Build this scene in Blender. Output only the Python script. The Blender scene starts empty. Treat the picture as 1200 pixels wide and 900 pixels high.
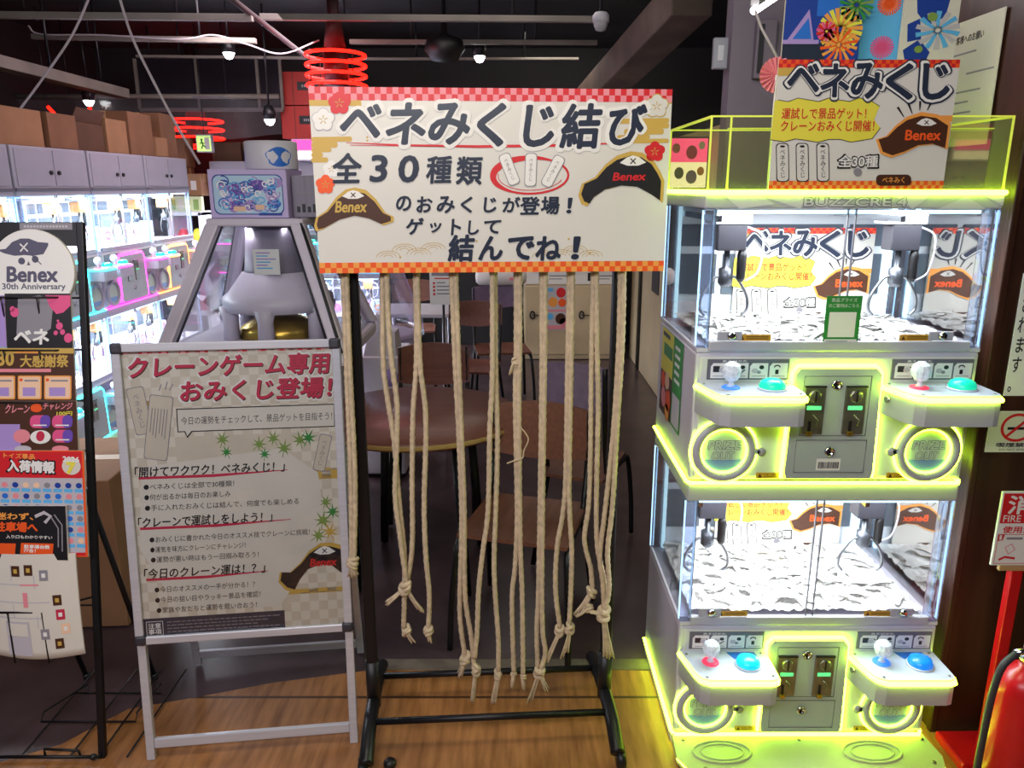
import bpy, bmesh, math, random
import numpy as np
from mathutils import Vector, Matrix

random.seed(7)
C = bpy.context.scene.collection
R = math.radians
PI = math.pi

# ------------------------------------------------------------------ camera
CAM_H, PITCH, FPX = 1.65, R(14.5), 900.0
cam_data = bpy.data.cameras.new('camera')
cam_data.sensor_width = 36.0
cam_data.lens = 36.0 * FPX / 1200.0
cam_data.clip_start = 0.05
cam = bpy.data.objects.new('camera', cam_data)
cam.location = (0, 0, CAM_H)
cam.rotation_euler = (PI / 2 - PITCH, 0, 0)
C.objects.link(cam)
bpy.context.scene.camera = cam

# ------------------------------------------------------------------ world, exposure, large lights
sc = bpy.context.scene
sc.view_settings.view_transform = 'Standard'
sc.view_settings.look = 'None'
sc.view_settings.gamma = 1.0
sc.view_settings.exposure = 0.0
sc.view_settings.use_curve_mapping = False
sc.cycles.use_denoising = True
sc.cycles.max_bounces = 6
sc.cycles.transparent_max_bounces = 24
sc.cycles.caustics_reflective = False
sc.cycles.caustics_refractive = False
sc.cycles.sample_clamp_indirect = 4.0

w = bpy.data.worlds.new('world')
sc.world = w
w.use_nodes = True
w.node_tree.nodes['Background'].inputs[0].default_value = (0.30, 0.24, 0.30, 1)
w.node_tree.nodes['Background'].inputs[1].default_value = 0.10


def area_light(name, loc, target, size, power, color=(1, 1, 1), parent=None, size_y=None):
    d = bpy.data.lights.new(name, 'AREA')
    d.energy = power
    d.color = color
    d.shape = 'RECTANGLE'
    d.size = size
    d.size_y = size_y or size
    o = bpy.data.objects.new(name, d)
    C.objects.link(o)
    o.location = loc
    v = Vector(target) - Vector(loc)
    o.rotation_euler = v.to_track_quat('-Z', 'Y').to_euler()
    if parent is not None:
        o.parent = parent
    return o


area_light('ceiling_lamp_front', (-0.4, -0.9, 2.6), (-0.2, 2.0, 0.9), 1.6, 41, (1.0, 0.98, 0.97), size_y=0.5)
area_light('fill_light_side', (-1.9, -0.5, 2.5), (-1.0, 2.0, 0.7), 1.0, 30, (0.93, 0.88, 1.0), size_y=0.4)  # added lilac fill to brighten the poster, its frame and the brochure rack
area_light('fill_light_left_rear', (-1.7, 5.4, 2.8), (-2.0, 7.2, 1.9), 0.8, 12, (1.0, 0.85, 0.9))  # added fill aimed at the red boxes, not a fitting of the hall
area_light('ceiling_lamp_floor', (-0.3, 1.5, 2.8), (-0.3, 1.75, 0.0), 1.2, 16, (1.0, 0.88, 0.70), size_y=0.3)
area_light('ceiling_lamp_hall', (-0.2, 4.6, 2.85), (-0.2, 4.6, 0.0), 1.2, 6, (1.0, 0.88, 0.82))
area_light('ceiling_lamp_rear', (0.6, 6.5, 2.8), (0.6, 7.2, 0.4), 1.0, 16, (1.0, 0.92, 0.8))
area_light('ceiling_lamp_row', (-1.6, 5.0, 2.85), (-2.9, 4.8, 1.6), 1.5, 34, (1.0, 0.82, 0.92))


# ------------------------------------------------------------------ pixel / world helpers (measuring the photograph)
def ray(px, py):
    u, v = (px - 600) / FPX, (450 - py) / FPX
    cp, sp = math.cos(PITCH), math.sin(PITCH)
    return Vector((u, cp + v * sp, -sp + v * cp))


def at(px, py, Y):
    d = ray(px, py)
    return Vector((0, 0, CAM_H)) + d * (Y / d.y)


def fl(px, py, z=0.0):
    d = ray(px, py)
    return Vector((0, 0, CAM_H)) + d * ((z - CAM_H) / d.z)


def at_plane(px, py, P0, n):
    d = ray(px, py)
    o = Vector((0, 0, CAM_H))
    return o + d * ((Vector(P0) - o).dot(n) / d.dot(n))


# ------------------------------------------------------------------ materials
def lin(c):
    return c / 12.92 if c <= 0.04045 else ((c + 0.055) / 1.055) ** 2.4


def col(r, g=None, b=None):
    if isinstance(r, str):
        h = r.lstrip('#')
        r, g, b = int(h[0:2], 16), int(h[2:4], 16), int(h[4:6], 16)
    return (lin(r / 255), lin(g / 255), lin(b / 255), 1)


MATS = {}


def mat(name, c='#808080', rough=0.5, metal=0.0, emit=0.0, noise=0.0, scale=8.0, stretch=(1, 1, 1), bump=0.0, ecol=None, spec=None):
    if name in MATS:
        return MATS[name]
    m = bpy.data.materials.new(name)
    m.use_nodes = True
    nt = m.node_tree
    b = nt.nodes['Principled BSDF']
    cc = col(c) if isinstance(c, str) else tuple(c) + (1,) if len(c) == 3 else c
    b.inputs['Base Color'].default_value = cc
    b.inputs['Roughness'].default_value = rough
    b.inputs['Metallic'].default_value = metal
    if spec is not None:
        b.inputs['Specular IOR Level'].default_value = spec
    if emit:
        b.inputs['Emission Color'].default_value = col(ecol) if ecol else cc
        b.inputs['Emission Strength'].default_value = emit
    if noise or bump:
        tc = nt.nodes.new('ShaderNodeTexCoord')
        mp = nt.nodes.new('ShaderNodeMapping')
        mp.inputs['Scale'].default_value = stretch
        nz = nt.nodes.new('ShaderNodeTexNoise')
        nz.inputs['Scale'].default_value = scale
        nz.inputs['Detail'].default_value = 5
        nt.links.new(tc.outputs['Object'], mp.inputs['Vector'])
        nt.links.new(mp.outputs['Vector'], nz.inputs['Vector'])
        if noise:
            rp = nt.nodes.new('ShaderNodeValToRGB')
            rp.color_ramp.elements[0].position = 0.3
            rp.color_ramp.elements[1].position = 0.7
            lo = tuple(max(0, x * (1 - noise)) for x in cc[:3]) + (1,)
            hi = tuple(min(1, x * (1 + noise)) for x in cc[:3]) + (1,)
            rp.color_ramp.elements[0].color = lo
            rp.color_ramp.elements[1].color = hi
            nt.links.new(nz.outputs['Fac'], rp.inputs['Fac'])
            nt.links.new(rp.outputs['Color'], b.inputs['Base Color'])
        if bump:
            bp = nt.nodes.new('ShaderNodeBump')
            bp.inputs['Strength'].default_value = bump
            bp.inputs['Distance'].default_value = 0.01
            nt.links.new(nz.outputs['Fac'], bp.inputs['Height'])
            nt.links.new(bp.outputs['Normal'], b.inputs['Normal'])
    MATS[name] = m
    return m


def glass(name, tint='#ffffff', gloss=0.12, rough=0.03, bump=0.0, haze=0.0, scale=6.0, fres=0.8):
    """thin clear sheet: transparent with a fresnel-weighted reflection, optionally a little milky"""
    if name in MATS:
        return MATS[name]
    m = bpy.data.materials.new(name)
    m.use_nodes = True
    nt = m.node_tree
    nt.nodes.clear()
    out = nt.nodes.new('ShaderNodeOutputMaterial')
    tr = nt.nodes.new('ShaderNodeBsdfTransparent')
    tr.inputs[0].default_value = col(tint)
    gl = nt.nodes.new('ShaderNodeBsdfGlossy')
    gl.inputs['Roughness'].default_value = rough
    lw = nt.nodes.new('ShaderNodeFresnel')
    lw.inputs['IOR'].default_value = 1.45
    mul = nt.nodes.new('ShaderNodeMath')
    mul.operation = 'MULTIPLY_ADD'
    mul.inputs[1].default_value = fres
    mul.inputs[2].default_value = gloss * 0.2
    nt.links.new(lw.outputs[0], mul.inputs[0])
    mx = nt.nodes.new('ShaderNodeMixShader')
    nt.links.new(mul.outputs[0], mx.inputs[0])
    last = tr
    if haze:
        df = nt.nodes.new('ShaderNodeBsdfDiffuse')
        df.inputs[0].default_value = col('#e8e6ee')
        mh = nt.nodes.new('ShaderNodeMixShader')
        mh.inputs[0].default_value = haze
        nt.links.new(tr.outputs[0], mh.inputs[1])
        nt.links.new(df.outputs[0], mh.inputs[2])
        last = mh
    nt.links.new(last.outputs[0], mx.inputs[1])
    nt.links.new(gl.outputs[0], mx.inputs[2])
    if bump:
        tc = nt.nodes.new('ShaderNodeTexCoord')
        nz = nt.nodes.new('ShaderNodeTexNoise')
        nz.inputs['Scale'].default_value = scale
        nz.inputs['Detail'].default_value = 3
        bp = nt.nodes.new('ShaderNodeBump')
        bp.inputs['Strength'].default_value = bump
        bp.inputs['Distance'].default_value = 0.02
        nt.links.new(tc.outputs['Object'], nz.inputs['Vector'])
        nt.links.new(nz.outputs['Fac'], bp.inputs['Height'])
        nt.links.new(bp.outputs['Normal'], gl.inputs['Normal'])
    nt.links.new(mx.outputs[0], out.inputs[0])
    MATS[name] = m
    return m


def plank_material():
    m = bpy.data.materials.new('plank_floor')
    m.use_nodes = True
    nt = m.node_tree
    b = nt.nodes['Principled BSDF']
    b.inputs['Roughness'].default_value = 0.42
    tc = nt.nodes.new('ShaderNodeTexCoord')
    mp = nt.nodes.new('ShaderNodeMapping')
    mp.inputs['Scale'].default_value = (14, 1.6, 1)
    mp.inputs['Rotation'].default_value = (0, 0, R(8))
    n1 = nt.nodes.new('ShaderNodeTexNoise')
    n1.inputs['Scale'].default_value = 3.0
    n1.inputs['Detail'].default_value = 8
    n2 = nt.nodes.new('ShaderNodeTexNoise')
    n2.inputs['Scale'].default_value = 2.3
    n2.inputs['Detail'].default_value = 4
    nt.links.new(tc.outputs['Object'], mp.inputs['Vector'])
    nt.links.new(mp.outputs['Vector'], n1.inputs['Vector'])
    nt.links.new(tc.outputs['Object'], n2.inputs['Vector'])
    r1 = nt.nodes.new('ShaderNodeValToRGB')
    r1.color_ramp.elements[0].position = 0.28
    r1.color_ramp.elements[0].color = col('#8a5a2c')
    r1.color_ramp.elements[1].position = 0.62
    r1.color_ramp.elements[1].color = col('#b9824e')
    nt.links.new(n1.outputs['Fac'], r1.inputs['Fac'])
    r2 = nt.nodes.new('ShaderNodeValToRGB')
    r2.color_ramp.elements[0].position = 0.3
    r2.color_ramp.elements[0].color = (0.55, 0.5, 0.5, 1)
    r2.color_ramp.elements[1].position = 0.65
    r2.color_ramp.elements[1].color = (1.05, 1, 0.95, 1)
    nt.links.new(n2.outputs['Fac'], r2.inputs['Fac'])
    mx = nt.nodes.new('ShaderNodeMix')
    mx.data_type = 'RGBA'
    mx.blend_type = 'MULTIPLY'
    mx.inputs[0].default_value = 0.9
    nt.links.new(r1.outputs['Color'], mx.inputs[6])
    nt.links.new(r2.outputs['Color'], mx.inputs[7])
    # plank seams: long boards running sideways, 0.24 m wide
    sx = nt.nodes.new('ShaderNodeSeparateXYZ')
    nt.links.new(tc.outputs['Object'], sx.inputs[0])
    ad = nt.nodes.new('ShaderNodeMath')
    ad.operation = 'ADD'
    ad.inputs[1].default_value = 5.0 - 2.215 + 0.24 * 3
    nt.links.new(sx.outputs['Y'], ad.inputs[0])
    md = nt.nodes.new('ShaderNodeMath')
    md.operation = 'PINGPONG'
    md.inputs[1].default_value = 0.215
    sub = nt.nodes.new('ShaderNodeMath')
    sub.operation = 'SUBTRACT'
    sub.inputs[1].default_value = 2.215
    nt.links.new(sx.outputs['Y'], sub.inputs[0])
    nt.links.new(sub.outputs[0], md.inputs[0])
    lt = nt.nodes.new('ShaderNodeMath')
    lt.operation = 'LESS_THAN'
    lt.inputs[1].default_value = 0.006
    nt.links.new(md.outputs[0], lt.inputs[0])
    m2 = nt.nodes.new('ShaderNodeMix')
    m2.data_type = 'RGBA'
    m2.inputs[7].default_value = col('#4a2f1a')
    nt.links.new(lt.outputs[0], m2.inputs[0])
    nt.links.new(mx.outputs[2], m2.inputs[6])
    nt.links.new(m2.outputs[2], b.inputs['Base Color'])
    bp = nt.nodes.new('ShaderNodeBump')
    bp.inputs['Strength'].default_value = 0.15
    bp.inputs['Distance'].default_value = 0.004
    nt.links.new(n1.outputs['Fac'], bp.inputs['Height'])
    nt.links.new(bp.outputs['Normal'], b.inputs['Normal'])
    MATS['plank_floor'] = m
    return m


def rope_material():
    return mat('cotton_rope', '#c6b396', 0.85, noise=0.18, scale=60, bump=0.3)


# ------------------------------------------------------------------ mesh builder
class MB:
    def __init__(self, org=(0, 0, 0)):
        self.v, self.f, self.mi, self.sm, self.mats = [], [], [], [], []
        self.org = Vector(org)
        self.M = None

    def _m(self, m):
        if isinstance(m, str):
            m = MATS[m]
        if m not in self.mats:
            self.mats.append(m)
        return self.mats.index(m)

    def add(self, vs, fs, m, smooth=False):
        k = len(self.v)
        for p in vs:
            p = Vector(p)
            if self.M is not None:
                p = self.M @ p
            self.v.append(p - self.org)
        i = self._m(m)
        for f in fs:
            self.f.append([k + a for a in f])
            self.mi.append(i)
            self.sm.append(smooth)
        return self

    def box(self, lo, hi, m, bevel=0.0, rot=None, seg=2):
        lo, hi = Vector(lo), Vector(hi)
        c, s = (lo + hi) / 2, (hi - lo)
        bm = bmesh.new()
        bmesh.ops.create_cube(bm, size=1.0)
        for q in bm.verts:
            q.co = Vector((q.co.x * s.x, q.co.y * s.y, q.co.z * s.z))
        if bevel:
            bmesh.ops.bevel(bm, geom=list(bm.edges), offset=bevel, segments=seg, affect='EDGES', profile=0.5)
        bm.verts.index_update()
        T = Matrix.Translation(c)
        if rot is not None:
            T = T @ rot
        self.add([T @ q.co for q in bm.verts], [[q.index for q in f.verts] for f in bm.faces], m, False)
        bm.free()
        return self

    def obox(self, p, ax, ay, az, m, bevel=0.0):
        """box spanned from corner p by three vectors"""
        p, ax, ay, az = Vector(p), Vector(ax), Vector(ay), Vector(az)
        c = p + (ax + ay + az) / 2
        rm = Matrix((ax.normalized(), ay.normalized(), az.normalized())).transposed().to_4x4()
        s = Vector((ax.length, ay.length, az.length))
        old = self.M
        T = Matrix.Translation(c) @ rm
        self.M = T if old is None else old @ T
        self.box(-s / 2, s / 2, m, bevel)
        self.M = old
        return self

    def tube(self, pts, r, m, n=8, closed=False, lobes=0, twist=60.0, amp=0.16, cap=True, rr=None):
        pts = [Vector(p) for p in pts]
        N = len(pts)
        tang = []
        for i in range(N):
            a = pts[i - 1] if (i > 0 or closed) else pts[i]
            b = pts[(i + 1) % N] if (i < N - 1 or closed) else pts[i]
            t = (b - a)
            tang.append(t.normalized() if t.length > 1e-9 else Vector((0, 0, 1)))
        ref = Vector((0, 0, 1)) if abs(tang[0].z) < 0.9 else Vector((1, 0, 0))
        nrm = (ref - tang[0] * ref.dot(tang[0])).normalized()
        vs, fs, s = [], [], 0.0
        for i in range(N):
            nrm = nrm - tang[i] * nrm.dot(tang[i])
            nrm = nrm.normalized() if nrm.length > 1e-6 else tang[i].orthogonal().normalized()
            bn = tang[i].cross(nrm)
            if i:
                s += (pts[i] - pts[i - 1]).length
            ri = rr[i] if rr else r
            for k in range(n):
                a = 2 * PI * k / n
                q = ri * (1 + (amp * math.cos(lobes * (a + twist * s)) if lobes else 0))
                vs.append(pts[i] + nrm * (q * math.cos(a)) + bn * (q * math.sin(a)))
        rings = N if closed else N - 1
        for i in range(rings):
            j = (i + 1) % N
            for k in range(n):
                k2 = (k + 1) % n
                fs.append([i * n + k, i * n + k2, j * n + k2, j * n + k])
        if cap and not closed:
            fs.append(list(range(n - 1, -1, -1)))
            fs.append([(N - 1) * n + k for k in range(n)])
        return self.add(vs, fs, m, True)

    def ring(self, c, r, t, m, nrm=(0, 1, 0), n=40, k=8, sx=1.0):
        nrm = Vector(nrm).normalized()
        a = nrm.orthogonal().normalized() if abs(nrm.z) > 0.9 else Vector((0, 0, 1)).cross(nrm).normalized()
        b = nrm.cross(a)
        return self.tube([Vector(c) + a * (r * sx * math.cos(2 * PI * i / n)) + b * (r * math.sin(2 * PI * i / n)) for i in range(n)], t, m, k, closed=True)

    def lathe(self, prof, c, m, n=28, axis=(0, 0, 1), smooth=True, sx=1.0):
        """profile of (radius, height) swept about axis through c"""
        ax = Vector(axis).normalized()
        a = ax.orthogonal().normalized() if abs(ax.z) < 0.9 else Vector((1, 0, 0))
        b = ax.cross(a)
        vs, fs = [], []
        for (r, h) in prof:
            for k in range(n):
                t = 2 * PI * k / n
                vs.append(Vector(c) + ax * h + a * (r * sx * math.cos(t)) + b * (r * math.sin(t)))
        for i in range(len(prof) - 1):
            for k in range(n):
                k2 = (k + 1) % n
                fs.append([i * n + k, i * n + k2, (i + 1) * n + k2, (i + 1) * n + k])
        if prof[0][0] > 1e-5:
            fs.append(list(range(n - 1, -1, -1)))
        if prof[-1][0] > 1e-5:
            fs.append([(len(prof) - 1) * n + k for k in range(n)])
        return self.add(vs, fs, m, smooth)

    def disc(self, c, r, m, axis=(0, -1, 0), n=32):
        ax = Vector(axis).normalized()
        a = Vector((0, 0, 1)).cross(ax).normalized() if abs(ax.z) < .9 else Vector((1, 0, 0))
        b = ax.cross(a)
        return self.add([Vector(c) + a * (r * math.cos(2 * PI * k / n)) + b * (r * math.sin(2 * PI * k / n)) for k in range(n)], [list(range(n))], m)

    def ball(self, c, r, m, n=16, sz=1.0):
        k = 9
        return self.lathe([(max(1e-6, r * math.sin(PI * i / k)), -r * sz * math.cos(PI * i / k)) for i in range(k + 1)], c, m, n)

    def prism(self, pts, y0, y1, m, plane='xz'):
        """polygon extruded along the third axis"""
        n = len(pts)
        if plane == 'xz':
            vs = [(p[0], y0, p[1]) for p in pts] + [(p[0], y1, p[1]) for p in pts]
        elif plane == 'xy':
            vs = [(p[0], p[1], y0) for p in pts] + [(p[0], p[1], y1) for p in pts]
        else:
            vs = [(y0, p[0], p[1]) for p in pts] + [(y1, p[0], p[1]) for p in pts]
        fs = [list(range(n)), list(range(2 * n - 1, n - 1, -1))]
        for i in range(n):
            j = (i + 1) % n
            fs.append([i, n + i, n + j, j])
        return self.add(vs, fs, m, False)

    def face(self, pts, m):
        return self.add(pts, [list(range(len(pts)))], m)

    def build(self, name, parent=None, flat_normals=True):
        me = bpy.data.meshes.new(name)
        me.from_pydata([tuple(p) for p in self.v], [], self.f)
        for m in self.mats:
            me.materials.append(m)
        me.polygons.foreach_set('material_index', self.mi)
        me.polygons.foreach_set('use_smooth', self.sm)
        me.update()
        if flat_normals and len(self.v) < 30000:
            bm = bmesh.new()
            bm.from_mesh(me)
            bmesh.ops.recalc_face_normals(bm, faces=bm.faces)
            bm.to_mesh(me)
            bm.free()
        o = bpy.data.objects.new(name, me)
        C.objects.link(o)
        if parent is not None:
            o.parent = parent
        else:
            o.location = self.org
        return o


def tag(o, label, cat, group=None, kind=None):
    o['label'] = label
    o['category'] = cat
    if group:
        o['group'] = group
    if kind:
        o['kind'] = kind
    return o


def thing(name, label, cat, loc=(0, 0, 0), rz=0.0, group=None):
    o = bpy.data.objects.new(name, None)
    o.empty_display_size = 0.1
    C.objects.link(o)
    o.location = loc
    o.rotation_euler = (0, 0, rz)
    tag(o, label, cat, group)
    return o


def struct(o):
    o['kind'] = 'structure'
    return o


def copy_tree(o, parent=None, swap=None):
    """copy a thing with its parts and their sub-parts; swap: {material: other material} on the copies only"""
    c = o.copy()
    C.objects.link(c)
    c.parent = parent
    if swap and c.type == 'MESH':
        for sl in c.material_slots:
            if sl.material in swap:
                m = swap[sl.material]
                sl.link = 'OBJECT'
                sl.material = m
    for ch in list(o.children):
        copy_tree(ch, c, swap)
    return c


def rrect(x0, z0, x1, z1, r, n=4):
    p = []
    for (cx, cz, a0) in ((x1 - r, z1 - r, 0), (x0 + r, z1 - r, 90), (x0 + r, z0 + r, 180), (x1 - r, z0 + r, 270)):
        for i in range(n + 1):
            a = R(a0 + 90 * i / n)
            p.append((cx + r * math.cos(a), cz + r * math.sin(a)))
    return p


def smooth_path(pts, per=8):
    """Catmull-Rom through the points"""
    P = [Vector(p) for p in pts]
    if len(P) < 3:
        n = per * 2
        return [P[0].lerp(P[-1], i / n) for i in range(n + 1)]
    out = []
    for i in range(len(P) - 1):
        p0 = P[i - 1] if i else P[0] * 2 - P[1]
        p1, p2 = P[i], P[i + 1]
        p3 = P[i + 2] if i + 2 < len(P) else P[-1] * 2 - P[-2]
        for k in range(per):
            t = k / per
            out.append(0.5 * ((2 * p1) + (p2 - p0) * t + (2 * p0 - 5 * p1 + 4 * p2 - p3) * t * t + (3 * p1 - p0 - 3 * p2 + p3) * t ** 3))
    out.append(P[-1])
    return out


# ------------------------------------------------------------------ lettering
_GL = {}


def glyphs(body, bold=0.0, shear=0.0, line=1.0):
    key = (body, bold, shear, line)
    if key in _GL:
        return _GL[key]
    cu = bpy.data.curves.new('lettering', 'FONT')
    cu.body = body
    cu.size = 1.0
    cu.offset = bold
    cu.shear = shear
    cu.space_line = line
    cu.resolution_u = 3
    ob = bpy.data.objects.new('lettering', cu)
    C.objects.link(ob)
    dg = bpy.context.evaluated_depsgraph_get()
    ev = ob.evaluated_get(dg)
    me = ev.to_mesh()
    vs = [(q.co.x, q.co.y) for q in me.vertices]
    fs = [list(p.vertices) for p in me.polygons]
    ev.to_mesh_clear()
    bpy.data.objects.remove(ob)
    bpy.data.curves.remove(cu)
    _GL[key] = (vs, fs)
    return vs, fs


def homography(src, dst):
    A, B = [], []
    for (x, y), (u, v) in zip(src, dst):
        A.append([x, y, 1, 0, 0, 0, -u * x, -u * y]); B.append(u)
        A.append([0, 0, 0, x, y, 1, -v * x, -v * y]); B.append(v)
    h = np.linalg.solve(np.array(A, float), np.array(B, float))
    return np.append(h, 1).reshape(3, 3)


class Print:
    """flat artwork on a rectangular face. quad: the face's corners in whatever frame the artwork was measured in (TL, TR, BR, BL);
    O, U, V: the face's top-left corner, its full width and its full height as vectors; N: outward normal."""

    def __init__(self, mb, quad, O, U, V, N, eps=0.0004):
        self.mb, self.H = mb, homography(quad, [(0, 0), (1, 0), (1, 1), (0, 1)])
        self.O, self.U, self.V, self.N, self.eps = Vector(O), Vector(U), Vector(V), Vector(N), eps
        self.layer = 1

    def uv(self, u, v, layer=None):
        return self.O + self.U * u + self.V * v + self.N * (self.eps * (layer or self.layer))

    def p(self, x, y, layer=None):
        a = self.H @ np.array([x, y, 1.0])
        return self.uv(a[0] / a[2], a[1] / a[2], layer)

    def poly(self, pts, m, layer=None):
        self.mb.face([self.p(x, y, layer) for x, y in pts], m)

    def rect(self, x0, y0, x1, y1, m, layer=None, r=0):
        self.poly(rrect(x0, y0, x1, y1, r) if r else [(x0, y0), (x1, y0), (x1, y1), (x0, y1)], m, layer)

    def uvrect(self, u0, v0, u1, v1, m, layer=None):
        self.mb.face([self.uv(u0, v0, layer), self.uv(u1, v0, layer), self.uv(u1, v1, layer), self.uv(u0, v1, layer)], m)

    def checks(self, v0, v1, rows, cols, ma, mb_, layer=None):
        for i in range(rows):
            for j in range(cols):
                self.uvrect(j / cols, v0 + (v1 - v0) * i / rows, (j + 1) / cols, v0 + (v1 - v0) * (i + 1) / rows, ma if (i + j) % 2 else mb_, layer)

    def ell(self, cx, cy, rx, ry, m, layer=None, n=24):
        self.poly([(cx + rx * math.cos(2 * PI * i / n), cy + ry * math.sin(2 * PI * i / n)) for i in range(n)], m, layer)

    def stroke(self, pts, wd, m, layer=None, closed=False):
        n = len(pts)
        L, Rr = [], []
        for i in range(n):
            a = pts[i - 1] if (i or closed) else pts[i]
            b = pts[(i + 1) % n] if (i < n - 1 or closed) else pts[i]
            dx, dy = b[0] - a[0], b[1] - a[1]
            l = math.hypot(dx, dy) or 1
            q = wd[i] if isinstance(wd, (list, tuple)) else wd
            ox, oy = -dy / l * q / 2, dx / l * q / 2
            L.append(self.p(pts[i][0] + ox, pts[i][1] + oy, layer))
            Rr.append(self.p(pts[i][0] - ox, pts[i][1] - oy, layer))
        k = n if closed else n - 1
        self.mb.add(L + Rr, [[i, (i + 1) % n, n + (i + 1) % n, n + i] for i in range(k)], m)

    def flower(self, cx, cy, r, m, mc, layer=None):
        pts = []
        for i in range(60):
            a = 2 * PI * i / 60 - PI / 2
            q = r * (0.80 + 0.22 * abs(math.cos(2.5 * (a + PI / 2))))
            pts.append((cx + q * math.cos(a), cy + q * math.sin(a)))
        l = layer or self.layer
        if mc is not None:
            self.poly([(cx + (x - cx) * 1.09, cy + (y - cy) * 1.09) for x, y in pts], mc, l)
        self.poly(pts, m, l + 1)
        for i in range(5):
            a = 2 * PI * i / 5 - PI / 2
            self.stroke([(cx + 0.12 * r * math.cos(a), cy + 0.12 * r * math.sin(a)), (cx + 0.42 * r * math.cos(a), cy + 0.42 * r * math.sin(a))], r * 0.07, 'print_gold', l + 2)

    def text(self, body, x0, y0, x1, y1, m, bold=0.0, shear=0.0, layer=None, line=1.0, rot=0.0):
        """lettering fitted to a box; bold thickens every stroke by laying shifted copies over one another"""
        vs, fs = glyphs(body, min(bold, 0.0), shear, line)
        if not vs:
            return
        xs, ys = [q[0] for q in vs], [q[1] for q in vs]
        ax, bx, ay, by = min(xs), max(xs), min(ys), max(ys)
        sx, sy = (x1 - x0) / max(1e-6, bx - ax), (y1 - y0) / max(1e-6, by - ay)
        r = max(0.0, bold) * min(sx, sy)
        if bold <= 0.004:
            offs = [(0, 0)]
        else:
            n = 4 if y1 - y0 < 9 else (6 if bold < 0.03 else (8 if bold < 0.05 else 12))
            offs = [(r * math.cos(2 * PI * k / n), r * math.sin(2 * PI * k / n)) for k in range(n)]
            if bold > 0.05:
                offs += [(r * .55 * math.cos(2 * PI * k / 6 + .3), r * .55 * math.sin(2 * PI * k / 6 + .3)) for k in range(6)]
        cx, cy = (x0 + x1) / 2, (y0 + y1) / 2
        for kk, (ox, oy) in enumerate(offs):
            out = []
            lay = (layer or self.layer) + 0.045 * kk
            for (x, y) in vs:
                X = x0 + (x - ax) * sx + ox
                Y = y1 - (y - ay) * sy + oy
                if rot:
                    c, s = math.cos(rot), math.sin(rot)
                    X, Y = cx + (X - cx) * c - (Y - cy) * s, cy + (X - cx) * s + (Y - cy) * c
                out.append(self.p(X, Y, lay))
            self.mb.add(out, fs, m)

    def outlined(self, body, x0, y0, x1, y1, m, mo, bold=0.02, grow=3, layer=None, shear=0.0):
        l = layer or self.layer
        self.text(body, x0 - grow, y0 - grow, x1 + grow, y1 + grow, mo, bold + 0.045, shear, l)
        self.text(body, x0, y0, x1, y1, m, bold, shear, l + 1)


def hat(P, pts, rim, dark, lx0, ly0, lx1, ly1, lmat, layer=3, emb=None):
    """the tricorn emblem with its lettering"""
    cx = sum(p[0] for p in pts) / len(pts); cy = sum(p[1] for p in pts) / len(pts)
    P.poly(pts, rim, layer)
    P.poly([(cx + (x - cx) * 0.93, cy + (y - cy) * 0.86 + 0.6) for x, y in pts], dark, layer + 1)
    if emb:
        ex, ey, s = emb
        P.poly([(ex - 1.1 * s, ey + 0.1 * s), (ex - 0.5 * s, ey - 0.35 * s), (ex, ey - 0.5 * s), (ex + 0.5 * s, ey - 0.35 * s), (ex + 1.1 * s, ey + 0.1 * s), (ex + 0.45 * s, ey + 0.35 * s), (ex - 0.45 * s, ey + 0.35 * s)], 'print_white', layer + 2)
        P.stroke([(ex - 0.22 * s, ey - 0.25 * s), (ex + 0.22 * s, ey + 0.2 * s)], 0.09 * s, dark, layer + 3)
        P.stroke([(ex + 0.22 * s, ey - 0.25 * s), (ex - 0.22 * s, ey + 0.2 * s)], 0.09 * s, dark, layer + 3)
    P.text('Benex', lx0, ly0, lx1, ly1, lmat, 0.03, 0.15, layer + 3)


# ------------------------------------------------------------------ palette
mat('print_white', '#e9e8e4', 0.5)
mat('print_cream', '#dbd9d2', 0.32, noise=0.03, scale=4)
mat('print_beige', '#cfc5b2', 0.45, noise=0.05, scale=14)
mat('print_paper', '#d9d4c8', 0.45, noise=0.03, scale=6)
mat('print_navy', '#2b3346', 0.3)
mat('print_black', '#1c1a1e', 0.4)
mat('print_grey', '#8b8890', 0.5)
mat('print_lightgrey', '#bdb9c0', 0.5)
mat('print_red', '#d2232b', 0.4)
mat('print_crimson', '#c4284a', 0.45)
mat('print_orange', '#ee5a22', 0.4)
mat('print_amber', '#f0a04a', 0.4)
mat('print_pink', '#e58b96', 0.45)
mat('print_rose', '#e2548a', 0.45)
mat('print_gold', '#c9a64e', 0.45)
mat('print_brown', '#4a2b1c', 0.4)
mat('print_yellow', '#e7dd4a', 0.45)
mat('print_green', '#2f8a3c', 0.45)
mat('print_leaf', '#7d9a4a', 0.5)
mat('print_blue', '#2c6fd0', 0.4)
mat('print_skyblue', '#5fb3e8', 0.45)
mat('print_navyblue', '#22419a', 0.4)
mat('print_lilac', '#a98fd0', 0.45)
mat('print_violet', '#6b4bb0', 0.45)
mat('print_peach', '#f0c9a8', 0.5)
mat('black_metal', '#17161a', 0.38, 0.3, noise=0.2, scale=20)
mat('black_plastic', '#141316', 0.45, noise=0.15, scale=20)
mat('dark_grey', '#33323a', 0.5, noise=0.1)
mat('aluminium', '#cfd0da', 0.30, 0.35, noise=0.06, scale=6, stretch=(1, 1, 20))
mat('steel', '#9a9da2', 0.3, 0.9, noise=0.08, scale=20)
mat('chrome', '#d5d8dc', 0.15, 1.0, noise=0.02)
mat('brass', '#c2a24a', 0.3, 0.9, noise=0.08)
mat('white_plastic', '#d9d6e0', 0.4, noise=0.03)
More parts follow.
